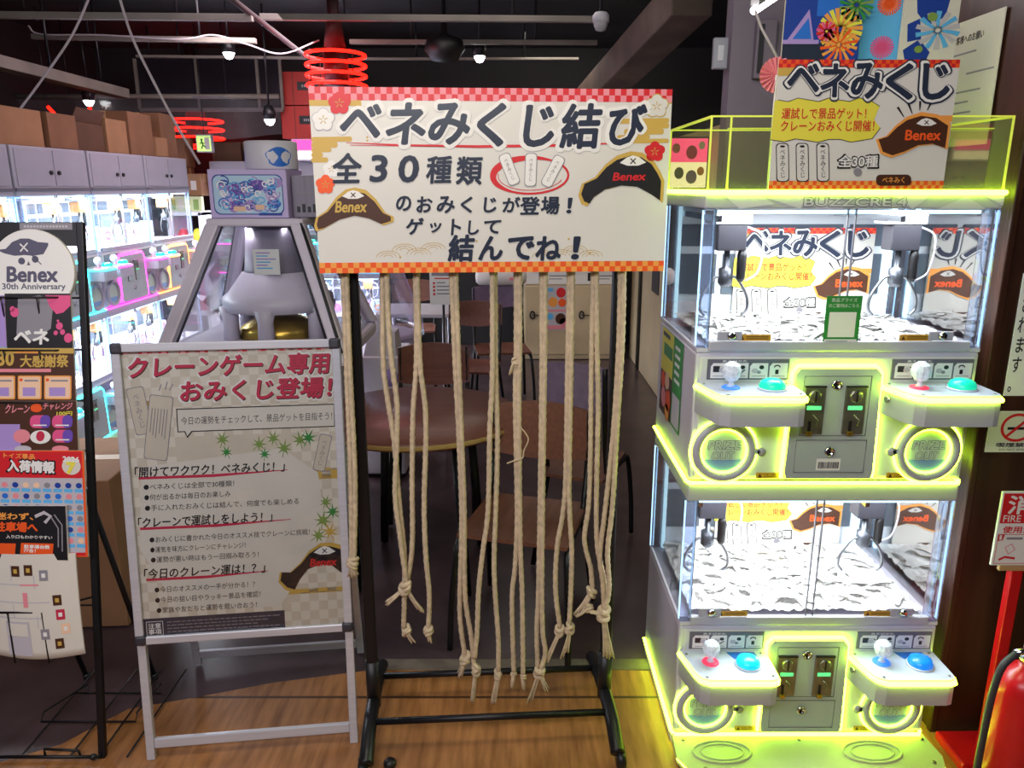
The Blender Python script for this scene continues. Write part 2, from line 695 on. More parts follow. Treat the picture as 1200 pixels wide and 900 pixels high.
mat('grey_plastic', '#a5a5b2', 0.45, noise=0.04)
mat('cardboard', '#80593f', 0.85, noise=0.12, scale=5)
mat('cardboard_pale', '#9a7150', 0.85, noise=0.12, scale=5)
mat('cardboard_dark', '#593b29', 0.85, noise=0.15, scale=5)
mat('carton_tape', '#b89468', 0.5)
mat('red_paint', '#c3141c', 0.28, noise=0.06)
mat('table_wood', '#6e4236', 0.35, noise=0.18, scale=4, stretch=(1, 14, 14))
mat('seat_wood', '#74493a', 0.45, noise=0.2, scale=4, stretch=(14, 1, 14))
mat('lilac_cloth', '#7c6a86', 0.8, noise=0.1, scale=30)
mat('pale_laminate', '#b9b6bb', 0.4, noise=0.05)
mat('cream_paint', '#c9b795', 0.5, noise=0.08, scale=3)
mat('brown_wall', '#3a2018', 0.35, noise=0.45, scale=3.5, stretch=(5, 5, 0.5), bump=0.1)
mat('dark_wall', '#120e12', 0.7, noise=0.3, scale=2)
mat('ceiling_black', '#0a080c', 0.8, noise=0.4, scale=2)
mat('dark_floor', '#493a3e', 0.28, noise=0.35, scale=5, bump=0.03)
mat('grey_wall', '#8a7f8d', 0.7, noise=0.15, scale=3)
mat('rail_grey', '#7a736b', 0.6, noise=0.25, scale=3)
mat('lamp_white', '#ffffff', 0.5, emit=14)
mat('neon_red', '#ff1208', 0.5, emit=7)
mat('neon_lime', (0.60, 1.0, 0.03), 0.4, emit=22.0)
mat('neon_cyan', (0.05, 0.85, 1.0), 0.4, emit=5.0)
mat('neon_pink', (1.0, 0.05, 0.65), 0.4, emit=5.0)
mat('neon_orange', (1.0, 0.30, 0.08), 0.4, emit=5.0)
mat('neon_ice', (0.55, 0.85, 1.0), 0.4, emit=3.0)
glass('clear_glass')
glass('clear_acrylic', '#f2f6ff', 0.3, haze=0.03)
glass('lime_acrylic', '#eef2c4', 0.1, haze=0.04, fres=0.3)
glass('clear_film', '#ffffff', 0.3, 0.06, bump=0.55, scale=7)
glass('milky_plastic', '#e9e6f0', 0.2, 0.2, bump=0.4, haze=0.06, fres=.4)
plank_material()
rope_material()
# ================================================================== THE SETTING
CEIL = 2.95
f = MB(); f.box((-4.2, -1.5, -0.12), (3.6, 8.2, -0.006), 'dark_floor'); o = f.build('floor'); struct(o)
edge = [fl(-260, 930), fl(0, 893), fl(70, 873), fl(150, 831), fl(230, 817), fl(320, 800), fl(405, 789), fl(445, 784), fl(690, 784), fl(765, 786), fl(1000, 790), fl(1250, 790)]
pts = [(p.x, p.y) for p in edge]
pts = [(-1.95, 1.6)] + pts[1:-1] + [(2.6, 2.36), (2.6, -1.2), (-1.95, -1.2)]
f = MB(); f.prism(pts, -0.03, 0.0, 'plank_floor', 'xy'); o = f.build('floor_planks'); struct(o)
mat('threshold_grey', '#6d6258', 0.5, noise=0.3, scale=12)
a, b = fl(428, 783), fl(762, 783)
f = MB(); f.box((a.x, a.y - 0.012, -0.004), (b.x, a.y + 0.05, 0.004), 'threshold_grey', 0.002); struct(f.build('trim_1'))
f = MB(); f.box((-4.2, -1.5, CEIL), (3.6, 8.2, CEIL + 0.1), 'ceiling_black'); struct(f.build('ceiling'))
f = MB(); f.box((-4.2, 8.1, 0), (3.6, 8.2, CEIL), 'dark_wall'); struct(f.build('wall_back'))
f = MB(); f.box((-4.2, -1.5, 0), (-4.1, 8.1, CEIL), 'dark_wall'); struct(f.build('wall_left'))
# brown pillar wall beside the crane machine and the wall that runs back from it
f = MB()
f.box((1.306, 2.05, 0), (2.6, 3.4, CEIL), 'brown_wall')
struct(f.build('wall_right'))
f = MB()
f.box((1.300, 2.044, 0), (1.322, 2.066, CEIL), 'brown_wall', 0.004)
f.box((1.300, 3.3, 0), (1.306, 3.36, CEIL), 'brown_wall', 0.002)
struct(f.build('trim_2'))
f = MB(); f.box((0.9, 3.4, 0), (3.6, 3.5, CEIL), 'grey_wall'); struct(f.build('wall_partition'))
f = MB(); f.box((1.17, 4.5, 0), (1.27, 7.5, 1.98), 'cream_paint'); struct(f.build('wall_corridor'))
f = MB()
for y in (5.72, 6.9):
    f.box((1.15, y, 0), (1.175, y + 0.09, 1.98), 'black_plastic')
struct(f.build('trim_3'))
f = MB(); f.box((3.5, -1.5, 0), (3.6, 3.4, CEIL), 'dark_wall'); struct(f.build('wall_far_right'))

# ------------------------------------------------------------------ ceiling fittings
def rail(px0, px1, y0, y1, Y, h, label, m='rail_grey'):
    a, b = at(px0, y0, Y), at(px1, y1, Y)
    org = (a + b) / 2
    r = MB(org)
    r.obox(a - Vector((0, 0.02, h / 2)), (b - a), Vector((0, 0.04, 0)), Vector((0, 0, h)), m, 0.003)
    n = max(2, int((b - a).length / 1.4))
    root = r.build('ceiling_rail')
    tag(root, label, 'rail', 'rails under the black ceiling')
    for i in range(n):
        q = a.lerp(b, (i + 0.5) / n)
        g = MB(org)
        g.tube([q + Vector((0, 0, h / 2)), Vector((q.x, q.y, CEIL))], 0.008, 'black_metal', 6)
        g.build('hanger', root)


rail(-60, 296, 17, 21, 4.6, 0.035, 'pale painted rail nearest the camera, at the very top left of the ceiling')
rail(38, 300, 43, 48, 5.4, 0.032, 'pale painted rail just behind the front one, with a cable drooping from it')
rail(160, 362, 66, 68, 6.6, 0.02, 'thin pale rail over the hanging dark panels')
rail(305, 700, 20, 23, 5.0, 0.035, 'brownish rail running behind the red drum lamp')
rail(410, 700, 49, 50, 5.8, 0.03, 'dim rail with a dark round fitting above the sign')
rail(425, 678, 69, 69, 6.6, 0.018, 'thin white rail low above the sign, in the rear of the hall')
a, b = Vector((-2.92, 3.6, 2.33)), Vector((-3.0, 6.3, 2.33))
r = MB((a + b) / 2)
r.obox(a - Vector((0.05, 0, 0.03)), Vector((0.1, 0, 0)), b - a, Vector((0, 0, 0.07)), 'rail_grey', 0.004)
o = r.build('cable_tray'); tag(o, 'long pale cable tray running away above the cardboard boxes', 'cable tray')
for i in range(4):
    q = a.lerp(b, (i + 0.5) / 4)
    g = MB((a + b) / 2)
    g.tube([q, Vector((q.x, q.y, CEIL))], 0.01, 'black_metal', 6)
    g.build('hanger', o)

# dark glossy panels hung in the rear and the clear sheet under them
mat('panel_gloss', '#241f26', 0.2, noise=0.2, scale=3)
a, b = at(158, 69, 7.0), at(332, 128, 7.0)
org = Vector(((a.x + b.x) / 2, 7.0, b.z))
P_ = thing('ceiling_screen', 'dark glossy panels in a thin frame hanging over the exit sign', 'panel', org)
m = MB(org); m.box((a.x, 7.0, b.z), (b.x, 7.03, a.z), 'panel_gloss'); m.build('sheet', P_)
m = MB(org)
for q in (0.0, 0.42, 0.84, 1.0):
    x = a.x + (b.x - a.x) * q
    m.box((x - 0.012, 6.98, b.z), (x + 0.012, 7.0, a.z), 'rail_grey')
m.box((a.x, 6.98, b.z - 0.02), (b.x, 7.02, b.z + 0.01), 'rail_grey'); m.build('frame', P_)
for q in (0.1, 0.9):
    x = a.x + (b.x - a.x) * q
    m = MB(org)
    m.tube([(x, 7.01, a.z), (x, 7.01, CEIL)], 0.008, 'black_metal', 6)
    m.build('hanger', P_)
CY = 6.75
a, b = at(20, 113, CY), at(330, 160, CY)
m = MB(Vector(((a.x + b.x) / 2, CY, b.z)))
nn = 30
vs = []
for i in range(nn + 1):
    t = i / nn
    x = a.x + (b.x - a.x) * t
    vs += [(x, CY + 0.02 * math.sin(9 * t), b.z + 0.02 * math.sin(14 * t)), (x, CY + 0.03 * math.sin(15 * t), a.z)]
m.add(vs, [[2 * i, 2 * i + 2, 2 * i + 3, 2 * i + 1] for i in range(nn)], 'milky_plastic', True)
m.tube([(a.x, CY, a.z), (b.x, CY, a.z)], 0.02, 'rail_grey', 8)
for q in (0.2, 0.8):
    x = a.x + (b.x - a.x) * q
    m.tube([(x, CY, a.z), (x, CY, CEIL)], 0.006, 'black_metal', 6)
tag(m.build('plastic_curtain'), 'clear wrinkled plastic curtain hanging from a rail behind the cardboard boxes', 'curtain')


def ring_lamp(px, py0, py1, Y, rad, n, label, tilt=0.0):
    a, b = at(px, py0, Y), at(px, py1, Y)
    org = Vector((a.x, Y, b.z))
    t = thing('neon_ring_lamp', label, 'lamp', org, 0, 'red neon ring lamps')
    mat('lamp_maroon', '#2c0a0d', 0.5, noise=0.2)
    m = MB(org); m.lathe([(rad * 0.42, b.z), (rad * 0.42, a.z + 0.02)], (a.x, Y, 0), 'lamp_maroon', 20)
    m.build('drum', t)
    m = MB(org); m.lathe([(rad * 0.4, a.z + 0.02), (rad * 0.2, a.z + 0.25), (rad * 0.2, CEIL)], (a.x, Y, 0), 'lamp_maroon', 16)
    m.build('stem', t)
    for i in range(n):
        z = b.z + (a.z - b.z) * i / (n - 1)
        m = MB(org); m.ring((a.x, Y, z), rad, 0.010, 'neon_red', (math.sin(tilt), 0.02, 1), 36, 8)
        m.build('neon_ring', t)
    m = MB(org)
    for k in range(4):
        an = R(45 + 90 * k)
        m.tube([(a.x + rad * math.cos(an), Y + rad * math.sin(an), b.z - 0.01), (a.x + rad * math.cos(an), Y + rad * math.sin(an), a.z + 0.02), (a.x, Y, a.z + 0.05)], 0.004, 'black_metal', 6)
    m.build('cage', t)


ring_lamp(393, 65, 101, 5.2, 0.185, 4, 'red neon ring lamp with a maroon drum, just above the sign')
ring_lamp(230, 142, 172, 7.72, 0.24, 4, 'red neon ring lamp far back, behind the green exit sign')


def spot(px, py, Y, label):
    q = at(px, py, Y)
    t = thing('ceiling_spotlight', label, 'spotlight', q, 0, 'small white ceiling spotlights')
    m = MB(q); m.lathe([(0.045, q.z), (0.05, q.z + 0.05), (0.03, q.z + 0.10)], (q.x, q.y, 0), 'black_metal', 16)
    m.tube([(q.x, q.y, q.z + 0.1), (q.x, q.y, CEIL)], 0.008, 'black_metal', 6); m.build('housing', t)
    m = MB(q); m.lathe([(0.0001, q.z - 0.045), (0.022, q.z - 0.038), (0.036, q.z - 0.015), (0.042, q.z + 0.002)], (q.x, q.y, 0), 'lamp_white', 16); m.build('bulb', t)


spot(268, 62, 6.0, 'white spotlight under the black ceiling, above the dark hanging panels')
spot(316, 140, 6.2, 'bright white spotlight low beside the red stacked boxes')
spot(562, 66, 6.0, 'white spotlight above the middle of the sign')
spot(104, 118, 6.6, 'white spotlight between two chevron neon tubes')

for (pp, lb) in ((((56, 125), (67, 137)), 'short slanted red neon tube, the one on the side of the tall cardboard box'), (((106, 126), (97, 141)), 'short slanted red neon tube nearer the plastic curtain middle')):
    a, b = at(*pp[0], 6.3), at(*pp[1], 6.3)
    m = MB(a); m.tube([a, b], 0.013, 'neon_red', 8)
    m.tube([a, (a.x, a.y, CEIL)], 0.004, 'black_metal', 6)
    tag(m.build('neon_tube'), lb, 'neon tube', 'slanted red neon tubes')

# dome camera on a short rod
q = at(704, 26, 4.2)
t = thing('dome_camera', 'small white security camera on a rod under the ceiling', 'camera', q)
m = MB(q); m.lathe([(0.0001, q.z - 0.045), (0.025, q.z - 0.038), (0.035, q.z - 0.015), (0.036, q.z)], q * 1 - Vector((0, 0, q.z)), 'pale_laminate', 20); m.build('dome', t)
m = MB(q); m.lathe([(0.042, q.z), (0.042, q.z + 0.03), (0.03, q.z + 0.045)], q - Vector((0, 0, q.z)), 'white_plastic', 20); m.build('collar', t)
m = MB(q); m.tube([q + Vector((0, 0, .04)), (q.x, q.y, CEIL)], 0.008, 'black_metal', 8); m.build('rod', t)
q = at(521, 58, 5.6)
m = MB(q); m.lathe([(0.0001, q.z - 0.09), (0.09, q.z - 0.07), (0.14, q.z), (0.12, q.z + 0.06), (0.02, q.z + 0.1), (0.01, CEIL)], (q.x, q.y, 0), 'black_plastic', 20)
tag(m.build('ceiling_speaker'), 'dark round fitting hanging from the ceiling above the sign', 'ceiling fitting')
# beam
a, b = at(812, -6, 4.4), at(692, 118, 6.6)
m = MB((a + b) / 2)
mat('duct_brown', '#5a4a40', 0.7, noise=0.4, scale=4)
dv = (b - a)
m.obox(a - Vector((0.11, 0, 0.1)), Vector((0.22, 0, 0)), dv, Vector((0, 0, 0.2)), 'duct_brown', 0.01)
o = m.build('ceiling_duct'); tag(o, 'dusty brown duct running back under the ceiling above the sign end', 'duct')
a, b = at(268, -4, 4.3), at(358, 66, 5.6)
m = MB(a); m.tube([a, b], 0.016, 'lamp_maroon', 10); tag(m.build('ceiling_pipe'), 'slim maroon pipe slanting under the ceiling toward the red ring lamp', 'pipe')

mat('cable_white', '#b9aeb4', 0.6, noise=0.05)
def cable(pts, Y, label, r=0.006, m='cable_white', grp='hanging cables'):
    P = [at(x, y, yy if isinstance(yy, float) else Y) for x, y, yy in [(p + (Y,))[:3] for p in pts]]
    b = MB(P[0]); b.tube(smooth_path(P, 6), r, m, 6)
    tag(b.build('hanging_cable'), label, 'cable', grp)


cable([(106, -6), (84, 42), (50, 92), (24, 127)], 3.9, 'pale cable slanting down from the ceiling to the tall cardboard box')
cable([(139, -6), (155, 44), (178, 92), (206, 145), (234, 192)], 3.6, 'pale cable running down from the ceiling toward the lidded cone machine')
cable([(33, 30), (48, 40), (120, 41), (210, 46), (250, 41), (290, 52), (330, 63), (374, 47)], 5.35, 'thin pale cable drooping along the ceiling rails', 0.005)
cable([(885, 12), (893, 34), (905, 56), (916, 78)], 2.35, 'white cable hanging from the tube light beside the small banner', 0.004)
# tube light
a, b = at(884, 12, 2.4), at(935, -22, 2.9)
t = thing('tube_light', 'white tube light at the top edge beside the firework boards', 'tube light', a)
m = MB(a); m.tube([a, b], 0.012, 'lamp_white', 10); m.build('tube', t)
m = MB(a); m.obox(a + Vector((-0.012, 0, 0.012)), b - a, Vector((0.024, 0, 0)), Vector((0, 0, 0.02)), 'white_plastic'); 
m.tube([a.lerp(b, .5), (a.lerp(b, .5).x, a.lerp(b, .5).y, CEIL)], 0.005, 'black_metal', 6); m.build('holder', t)

# exit sign
q = at(239, 168, 6.9)
t = thing('exit_sign', 'green lit emergency exit sign hanging before the red ring lamp', 'sign', q)
mat('exit_glow', '#b7d77a', 0.5, emit=1.2)
mat('exit_green', '#3c8a3a', 0.5)
m = MB(q); m.box((q.x - 0.07, q.y, q.z - 0.075), (q.x + 0.07, q.y + 0.05, q.z + 0.075), 'grey_plastic', 0.006)
m.tube([(q.x, q.y + .02, q.z + .07), (q.x, q.y + .02, CEIL)], 0.006, 'black_metal', 6); m.build('housing', t)
m = MB(q); P = Print(m, [(0, 0), (100, 0), (100, 100), (0, 100)], (q.x - 0.06, q.y - 0.001, q.z + 0.065), (0.12, 0, 0), (0, 0, -0.13), (0, -1, 0))
P.rect(0, 0, 100, 100, 'exit_glow')
P.rect(55, 15, 90, 90, 'print_white', 2)
P.ell(35, 28, 8, 9, 'exit_green', 3); P.stroke([(33, 36), (42, 60), (30, 85)], 10, 'exit_green', 3); P.stroke([(42, 60), (60, 75)], 9, 'exit_green', 3); P.stroke([(20, 55), (34, 42), (54, 52)], 7, 'exit_green', 3)
m.build('pictogram', t)
# electrical box + carton on the grey partition
a, b = at(897, 22, 3.36), at(907, 92, 3.36)
m = MB(Vector((a.x, 3.4, b.z))); m.box((a.x - 0.03, 3.36, b.z), (b.x, 3.4, a.z), 'grey_wall', 0.006)
m.box((a.x - 0.02, 3.354, b.z + .02), (a.x + .0, 3.36, a.z - .02), 'dark_grey'); tag(m.build('switch_box'), 'grey electrical box on the pale partition behind the small banner', 'electrical box')
q = at(845, 62, 3.37)
m = MB(q); m.box((q.x - 0.03, 3.375, q.z - 0.06), (q.x + 0.03, 3.4, q.z + 0.06), 'grey_plastic', 0.005); m.box((q.x - 0.012, 3.37, q.z - 0.03), (q.x + 0.012, 3.376, q.z + 0.03), 'white_plastic', 0.002)
tag(m.build('wall_switch'), 'small grey wall switch on the pale partition', 'switch')

# ================================================================== CRANE MACHINES
mat('shell', '#c6c3d2', 0.38, noise=0.03)
mat('shell_grey', '#aeaebb', 0.4, noise=0.03)
mat('shell_dark', '#66656f', 0.45)
mat('control_face', '#d2d6d0', 0.35, noise=0.02)
mat('coin_plate', '#a9b3b3', 0.4, 0.0, noise=0.03)
mat('case_white', '#e6ebf2', 0.35, noise=0.02)
mat('case_dark', '#59636f', 0.15, noise=0.15, scale=4)
mat('crystal', '#cfd9e6', 0.06, emit=0.2, noise=0.25, scale=120)
mat('button_green', (0.01, 0.72, 0.42), 0.25, emit=0.55)
mat('button_cyan', (0.01, 0.62, 0.80), 0.25, emit=0.55)
mat('button_blue', (0.01, 0.22, 0.85), 0.25, emit=0.5)
mat('glow_red', (1.0, 0.05, 0.12), 0.4, emit=0.6)
mat('glow_blue', (0.05, 0.25, 1.0), 0.4, emit=0.6)
mat('console_top', '#c9d4e6', 0.25, noise=0.03)
mat('slot_steel', '#8f8d84', 0.3, 0.8, noise=0.2, scale=30)
mat('green_glow', (0.15, 0.85, 0.40), 0.4, emit=0.5)
mat('hatch_lid', '#c8dcc8', 0.2, noise=0.02)
mat('hatch_blue', '#7fa6d8', 0.3)
mat('kick_tint', '#bfcc9a', 0.35, noise=0.04)
mat('label_amber', '#c99a2c', 0.5)
mat('motor_orange', '#a9763e', 0.5)
glass('case_glass', '#fbfdff', 0.12)
glass('case_post', '#dfeafc', 0.5, haze=0.10)

mat('claw_metal', '#62666e', 0.3, 0.6, noise=0.05)
mat('edge_ice', (0.45, 0.75, 1.0), 0.4, emit=1.4)
TIER = -0.805


def crane_machine(name, loc, rz, label, group, neon, hero, light_power=7.0):
    t = thing(name, label, 'crane game machine', loc, rz, group)
    W = 0.372
    def B(): return MB((0, 0, 0))
    def PR(m, x0, z1, x1, z0, y=0.0):
        return Print(m, [(0, 0), (100, 0), (100, 100), (0, 100)], (x0, y, z1), (x1 - x0, 0, 0), (0, 0, z0 - z1), (0, -1, 0), 0.0006)
    # base + kick plate
    m = B(); m.box((-W, 0.03, 0.0), (W, 0.5, 0.062), 'shell', 0.006); m.build('base', t)
    m = B()
    pl = [(-0.375, 0.0), (-0.375, -0.075), (-0.345, -0.118), (-0.31, -0.13), (0.35, -0.13), (0.39, -0.11), (0.40, -0.075), (0.376, 0.0)]
    if not hero:
        pl = [(max(-.371, min(.371, x)), y * .6) for x, y in pl]
    n = len(pl)
    zt = [0.056 + p[1] * 0.22 for p in pl]
    m.add([(p[0], p[1], z) for p, z in zip(pl, zt)] + [(p[0], p[1], z - 0.022) for p, z in zip(pl, zt)],
          [list(range(n)), list(range(2 * n - 1, n - 1, -1))] + [[i, n + i, n + (i + 1) % n, (i + 1) % n] for i in range(n)], 'kick_tint')
    kp = m.build('kick_plate', t)
    if hero:
        for cx in (-0.24, 0.2):
            m = B()
            for (rr_, tt) in ((0.085, 0.004), (0.062, 0.003)):
                m.tube([(cx + rr_ * math.cos(2 * PI * i / 30), -0.062 + rr_ * 0.42 * math.sin(2 * PI * i / 30), 0.0445 + 0.22 * rr_ * 0.42 * math.sin(2 * PI * i / 30)) for i in range(30)], tt, 'kick_tint', 8, closed=True)
            m.build('embossed_oval', kp)
        for (x, y) in ((-0.345, -0.02), (0.365, -0.02), (-0.30, -0.115), (0.365, -0.095), (0.0, -0.02), (-0.02, -0.118)):
            m = B(); m.lathe([(0.006, 0.056 + y * .22), (0.006, 0.0585 + y * .22)], (x, y, 0), 'slot_steel', 12); m.build('screw', kp)
        m = B(); m.tube([(p[0], p[1] - 0.001 if p[1] < -0.05 else p[1], z - 0.008) for p, z in zip(pl, zt)][1:-1], 0.0022, neon, 6); m.build('neon_strip', kp)
    # ---- two tiers
    for tier, dz in (('upper', 0.0), ('lower', TIER)):
        up = dz == 0.0
        z0, z1 = 0.868 + dz, 1.226 + dz            # control section
        zt_ = 1.593 if up else 0.806               # top of the display case
        zb = z1
        m = B()
        m.box((-W, 0.0, z0), (W, 0.5, z1), 'shell', 0.008)
        cb = m.build('control_cabinet', t)
        m = B(); m.box((-W + 0.012, -0.004, z0 + 0.012), (W - 0.012, 0.004, z1 - 0.012), 'control_face', 0.003); m.build('front_plate', cb)
        # led line under the control section, round the near corner
        m = B()
        zl = z0 - 0.006
        m.tube([(-W - 0.003, 0.5, zl), (-W - 0.003, 0.012, zl), (-W + 0.006, -0.004, zl), (W - 0.006, -0.004, zl), (W + 0.003, 0.012, zl), (W + 0.003, 0.5, zl)], 0.0055, neon, 8)
        m.build('neon_strip', cb)
        # coin panel
        m = B()
        cp_ = [(-0.112, z0 + 0.012), (0.116, z0 + 0.012), (0.120, z0 + 0.03), (0.113, z1 - 0.055), (0.10, z1 - 0.04), (-0.10, z1 - 0.04), (-0.111, z1 - 0.055), (-0.118, z0 + 0.03)]
        cw_ = 1.0 if hero else 1.55
        cp_ = [(x * cw_, z) for x, z in cp_]
        m.prism(cp_, -0.018, 0.0, 'coin_plate'); cpn = m.build('coin_panel', t)
        m = B()
        path = [(-0.123, z0 + 0.012), (-0.123, z0 + 0.03), (-0.117, z1 - 0.053), (-0.103, z1 - 0.034), (0.103, z1 - 0.034), (0.118, z1 - 0.053), (0.125, z0 + 0.03), (0.123, z0 + 0.012)]
        m.tube([(x * cw_, -0.008, z) for x, z in path], 0.0052 if hero else 0.011, neon, 8); m.build('neon_strip', cpn)
        if hero:
            m = B()
            for (a0, b0, a1, b1) in ((-0.088, z0 + 0.135, 0.088, z1 - 0.06), (-0.094, z0 + 0.03, 0.094, z0 + 0.122)):
                m.tube([(a0, -0.0185, b0), (a1, -0.0185, b0), (a1, -0.0185, b1), (a0, -0.0185, b1)], 0.0012, 'shell_dark', 6, closed=True)
            m.build('service_door', cpn)
        for sx in (-0.058, 0.05):
            m = B()
            m.box((sx - 0.028, -0.024, z0 + 0.14), (sx + 0.028, -0.017, z1 - 0.085), 'slot_steel', 0.002)
            m.box((sx - 0.028, -0.026, z1 - 0.089), (sx + 0.028, -0.02, z1 - 0.085), 'print_black')
            sl = m.build('coin_slot', cpn)
            m = B(); m.lathe([(0.017, 0), (0.0175, 0.004), (0.013, 0.006)], (sx, -0.023, z1 - 0.113), 'slot_steel', 20, (0, -1, 0)); m.box((sx - 0.002, -0.031, z1 - 0.128), (sx + 0.002, -0.028, z1 - 0.098), 'print_black'); m.build('coin_dial', sl)
            m = B(); m.box((sx - 0.019, -0.0265, z1 - 0.150), (sx + 0.019, -0.023, z1 - 0.139), 'green_glow', 0.001); m.build('indicator', sl)
            if hero:
                m = B(); m.box((sx - 0.012, -0.027, z0 + 0.148), (sx - 0.005, -0.023, z0 + 0.178), 'print_black'); m.box((sx - 0.016, -0.034, z0 + 0.139), (sx - 0.002, -0.022, z0 + 0.15), 'brass', 0.001)
                m.tube([(sx - 0.002, -0.027, z0 + 0.195), (sx + 0.012, -0.03, z0 + 0.18), (sx + 0.008, -0.03, z0 + 0.165)], 0.002, 'slot_steel', 6); m.build('return_lever', sl)
        for (lz, ly) in ((z1 - 0.083, -0.018), (z0 + 0.09, -0.018)):
            m = B(); m.lathe([(0.0135, 0.0), (0.0135, 0.006), (0.009, 0.008), (0.008, 0.004)], (-0.003, ly, lz), 'chrome', 18, (0, -1, 0)); m.box((-0.0045, ly - 0.0065, lz - 0.005), (-0.0015, ly - 0.005, lz + 0.005), 'print_black'); m.build('lock', cpn)
        if hero and up:
            m = B(); P = PR(m, -0.035, z0 + 0.07, 0.03, z0 + 0.036, -0.0185)
            P.rect(0, 0, 100, 100, 'print_white')
            x = 8
            while x < 92:
                wd = random.choice((1.5, 2.5, 4)); P.rect(x, 28, x + wd, 82, 'print_black', 2); x += wd + random.choice((1.5, 2.5))
            m.build('barcode_sticker', cpn)
        # prize hatches
        for sgn, hx in ((-1, -0.283), (1, 0.268)):
            hz = 0.955 + dz
            m = B()
            m.ring((hx, -0.006, hz), 0.075, 0.0125, 'shell_grey', (0, 1, 0), 40, 10)
            tx = hx - sgn * 0.1
            m.box((min(tx, hx - sgn * 0.085), -0.014, hz - 0.009), (max(tx, hx - sgn * 0.085), -0.002, hz + 0.009), 'shell_grey', 0.004)
            m.lathe([(0.0125, 0), (0.0125, 0.012)], (tx, -0.002, hz), 'shell_grey', 16, (0, -1, 0))
            hr = m.build('prize_hatch', t)
            m = B(); m.ring((hx, -0.004, hz), 0.0905, 0.0035, neon, (0, 1, 0), 40, 6); m.ring((hx, -0.008, hz), 0.0615, 0.003, neon, (0, 1, 0), 36, 6)
            if hero:
                m.build('neon_ring', hr)
            m = B()
            m.disc((hx, -0.0055, hz), 0.061, 'hatch_lid')
            ch = [(hx + 0.058 * math.cos(R(a)), hz + 0.058 * math.sin(R(a))) for a in range(205, 336, 10)]
            m.prism(ch, -0.0068, -0.0058, 'hatch_blue')
            if hero:
                P = PR(m, hx - 0.06, hz + 0.06, hx + 0.06, hz - 0.06, -0.0065)
                P.text('PRIZE', 14, 26, 88, 45, 'shell_dark', 0.06, 0.1, 2); P.text('PRIZE', 14, 26, 88, 45, 'hatch_lid', 0.02, 0.1, 3)
                P.text('OUT', 24, 52, 74, 71, 'shell_dark', 0.06, 0.1, 2); P.text('OUT', 24, 52, 74, 71, 'hatch_lid', 0.02, 0.1, 3)
            m.build('hatch_lid', hr)
        # instruction plates
        for ix in (-0.342, 0.142):
            m = B(); zz0, zz1 = 1.154 + dz, 1.209 + dz
            m.box((ix, -0.007, zz0), (ix + 0.215, -0.003, zz1), 'shell_dark', 0.001)
            if hero:
                P = PR(m, ix, zz1, ix + 0.215, zz0, -0.0075)
                P.text('あそびかた', 18, 3, 48, 14, 'print_white', 0.02)
                for k in range(4):
                    x = 4 + 24 * k
                    P.poly([(x, 34), (x + 3, 18), (x + 22, 18), (x + 22, 92), (x, 92)], 'print_white', 1)
                    P.rect(x + 3, 80, x + 19, 83, 'print_grey', 2)
                P.rect(7, 32, 15, 62, 'print_black', 2); P.ell(18, 52, 4, 12, 'print_lightgrey', 3); P.stroke([(14, 36), (22, 36), (24, 46)], 2, 'print_black', 3)
                P.ell(36, 50, 4, 14, 'print_lightgrey', 2); P.ell(43, 38, 3, 9, 'print_black', 3); P.stroke([(40, 68), (46, 50)], 2, 'print_black', 3)
                P.ell(58, 55, 4, 12, 'print_lightgrey', 2); P.ell(66, 38, 3, 10, 'print_black', 3); P.ell(63, 62, 2.5, 8, 'print_grey', 3)
                P.ell(85, 36, 4, 10, 'print_black', 2); P.ell(85, 40, 3, 8, 'print_white', 3); P.stroke([(85, 50), (85, 72)], 4, 'print_black', 2)
            m.build('instruction_plate', t)
        # warning labels
        if hero:
            for wx in (-0.19, 0.165):
                m = B(); P = PR(m, wx, z0 + 0.025, wx + 0.062, z0 + 0.008, -0.005)
                P.rect(0, 0, 100, 100, 'label_amber'); P.poly([(8, 85), (17, 15), (26, 85)], 'print_brown', 2)
                P.text('注意', 34, 18, 88, 50, 'print_brown', 0.0, 0, 2); P.rect(34, 64, 92, 72, 'print_brown', 2); m.build('warning_label', t)
        # consoles
        cols = (('button_green', 'glow_blue', 'button_green', 'glow_red') if up else ('button_cyan', 'glow_red', 'button_blue', 'glow_blue'))
        for k, cx in enumerate((0.0, 0.485)):
            zt2, zb2 = 1.146 + dz, 1.066 + dz
            plan = [(-0.368, 0.0), (-0.345, -0.105), (-0.335, -0.128), (-0.312, -0.142), (-0.142, -0.142), (-0.126, -0.136), (-0.12, -0.12), (-0.12, 0.0)]
            if not hero:
                plan = [(-.368 + (x + .368) * .70 + (.074 if k else 0), y * .8) for x, y in plan]
            plan = [(x + cx, y) for x, y in plan]
            m = B(); m.prism(plan, zb2, zt2 - 0.018, 'shell_grey', 'xy'); cs = m.build('control_console', t)
            m = B(); m.prism([(x * 0.994 + cx * 0.006 - 0.0015, y * 0.985) for x, y in plan], zt2 - 0.018, zt2, 'console_top', 'xy')
            if hero:
                for (sx_, sy_) in ((-0.352, -0.02), (-0.318, -0.128), (-0.135, -0.122), (-0.135, -0.015)):
                    m.lathe([(0.004, zt2), (0.004, zt2 + 0.0015)], (sx_ + cx, sy_, 0), 'slot_steel', 10)
            m.build('console_plate', cs)
            m = B(); m.tube([(x, y - (0.002 if y < -0.02 else 0), zt2 - 0.012) for x, y in [(plan[0][0] - .001, plan[0][1])] + plan[1:-1] + [(plan[-1][0] + .001, plan[-1][1])]], 0.0062, neon, 8); m.build('neon_edge', cs)
            jx, jy = -0.292 + cx - (0 if hero else .03 - .08 * k), -0.058
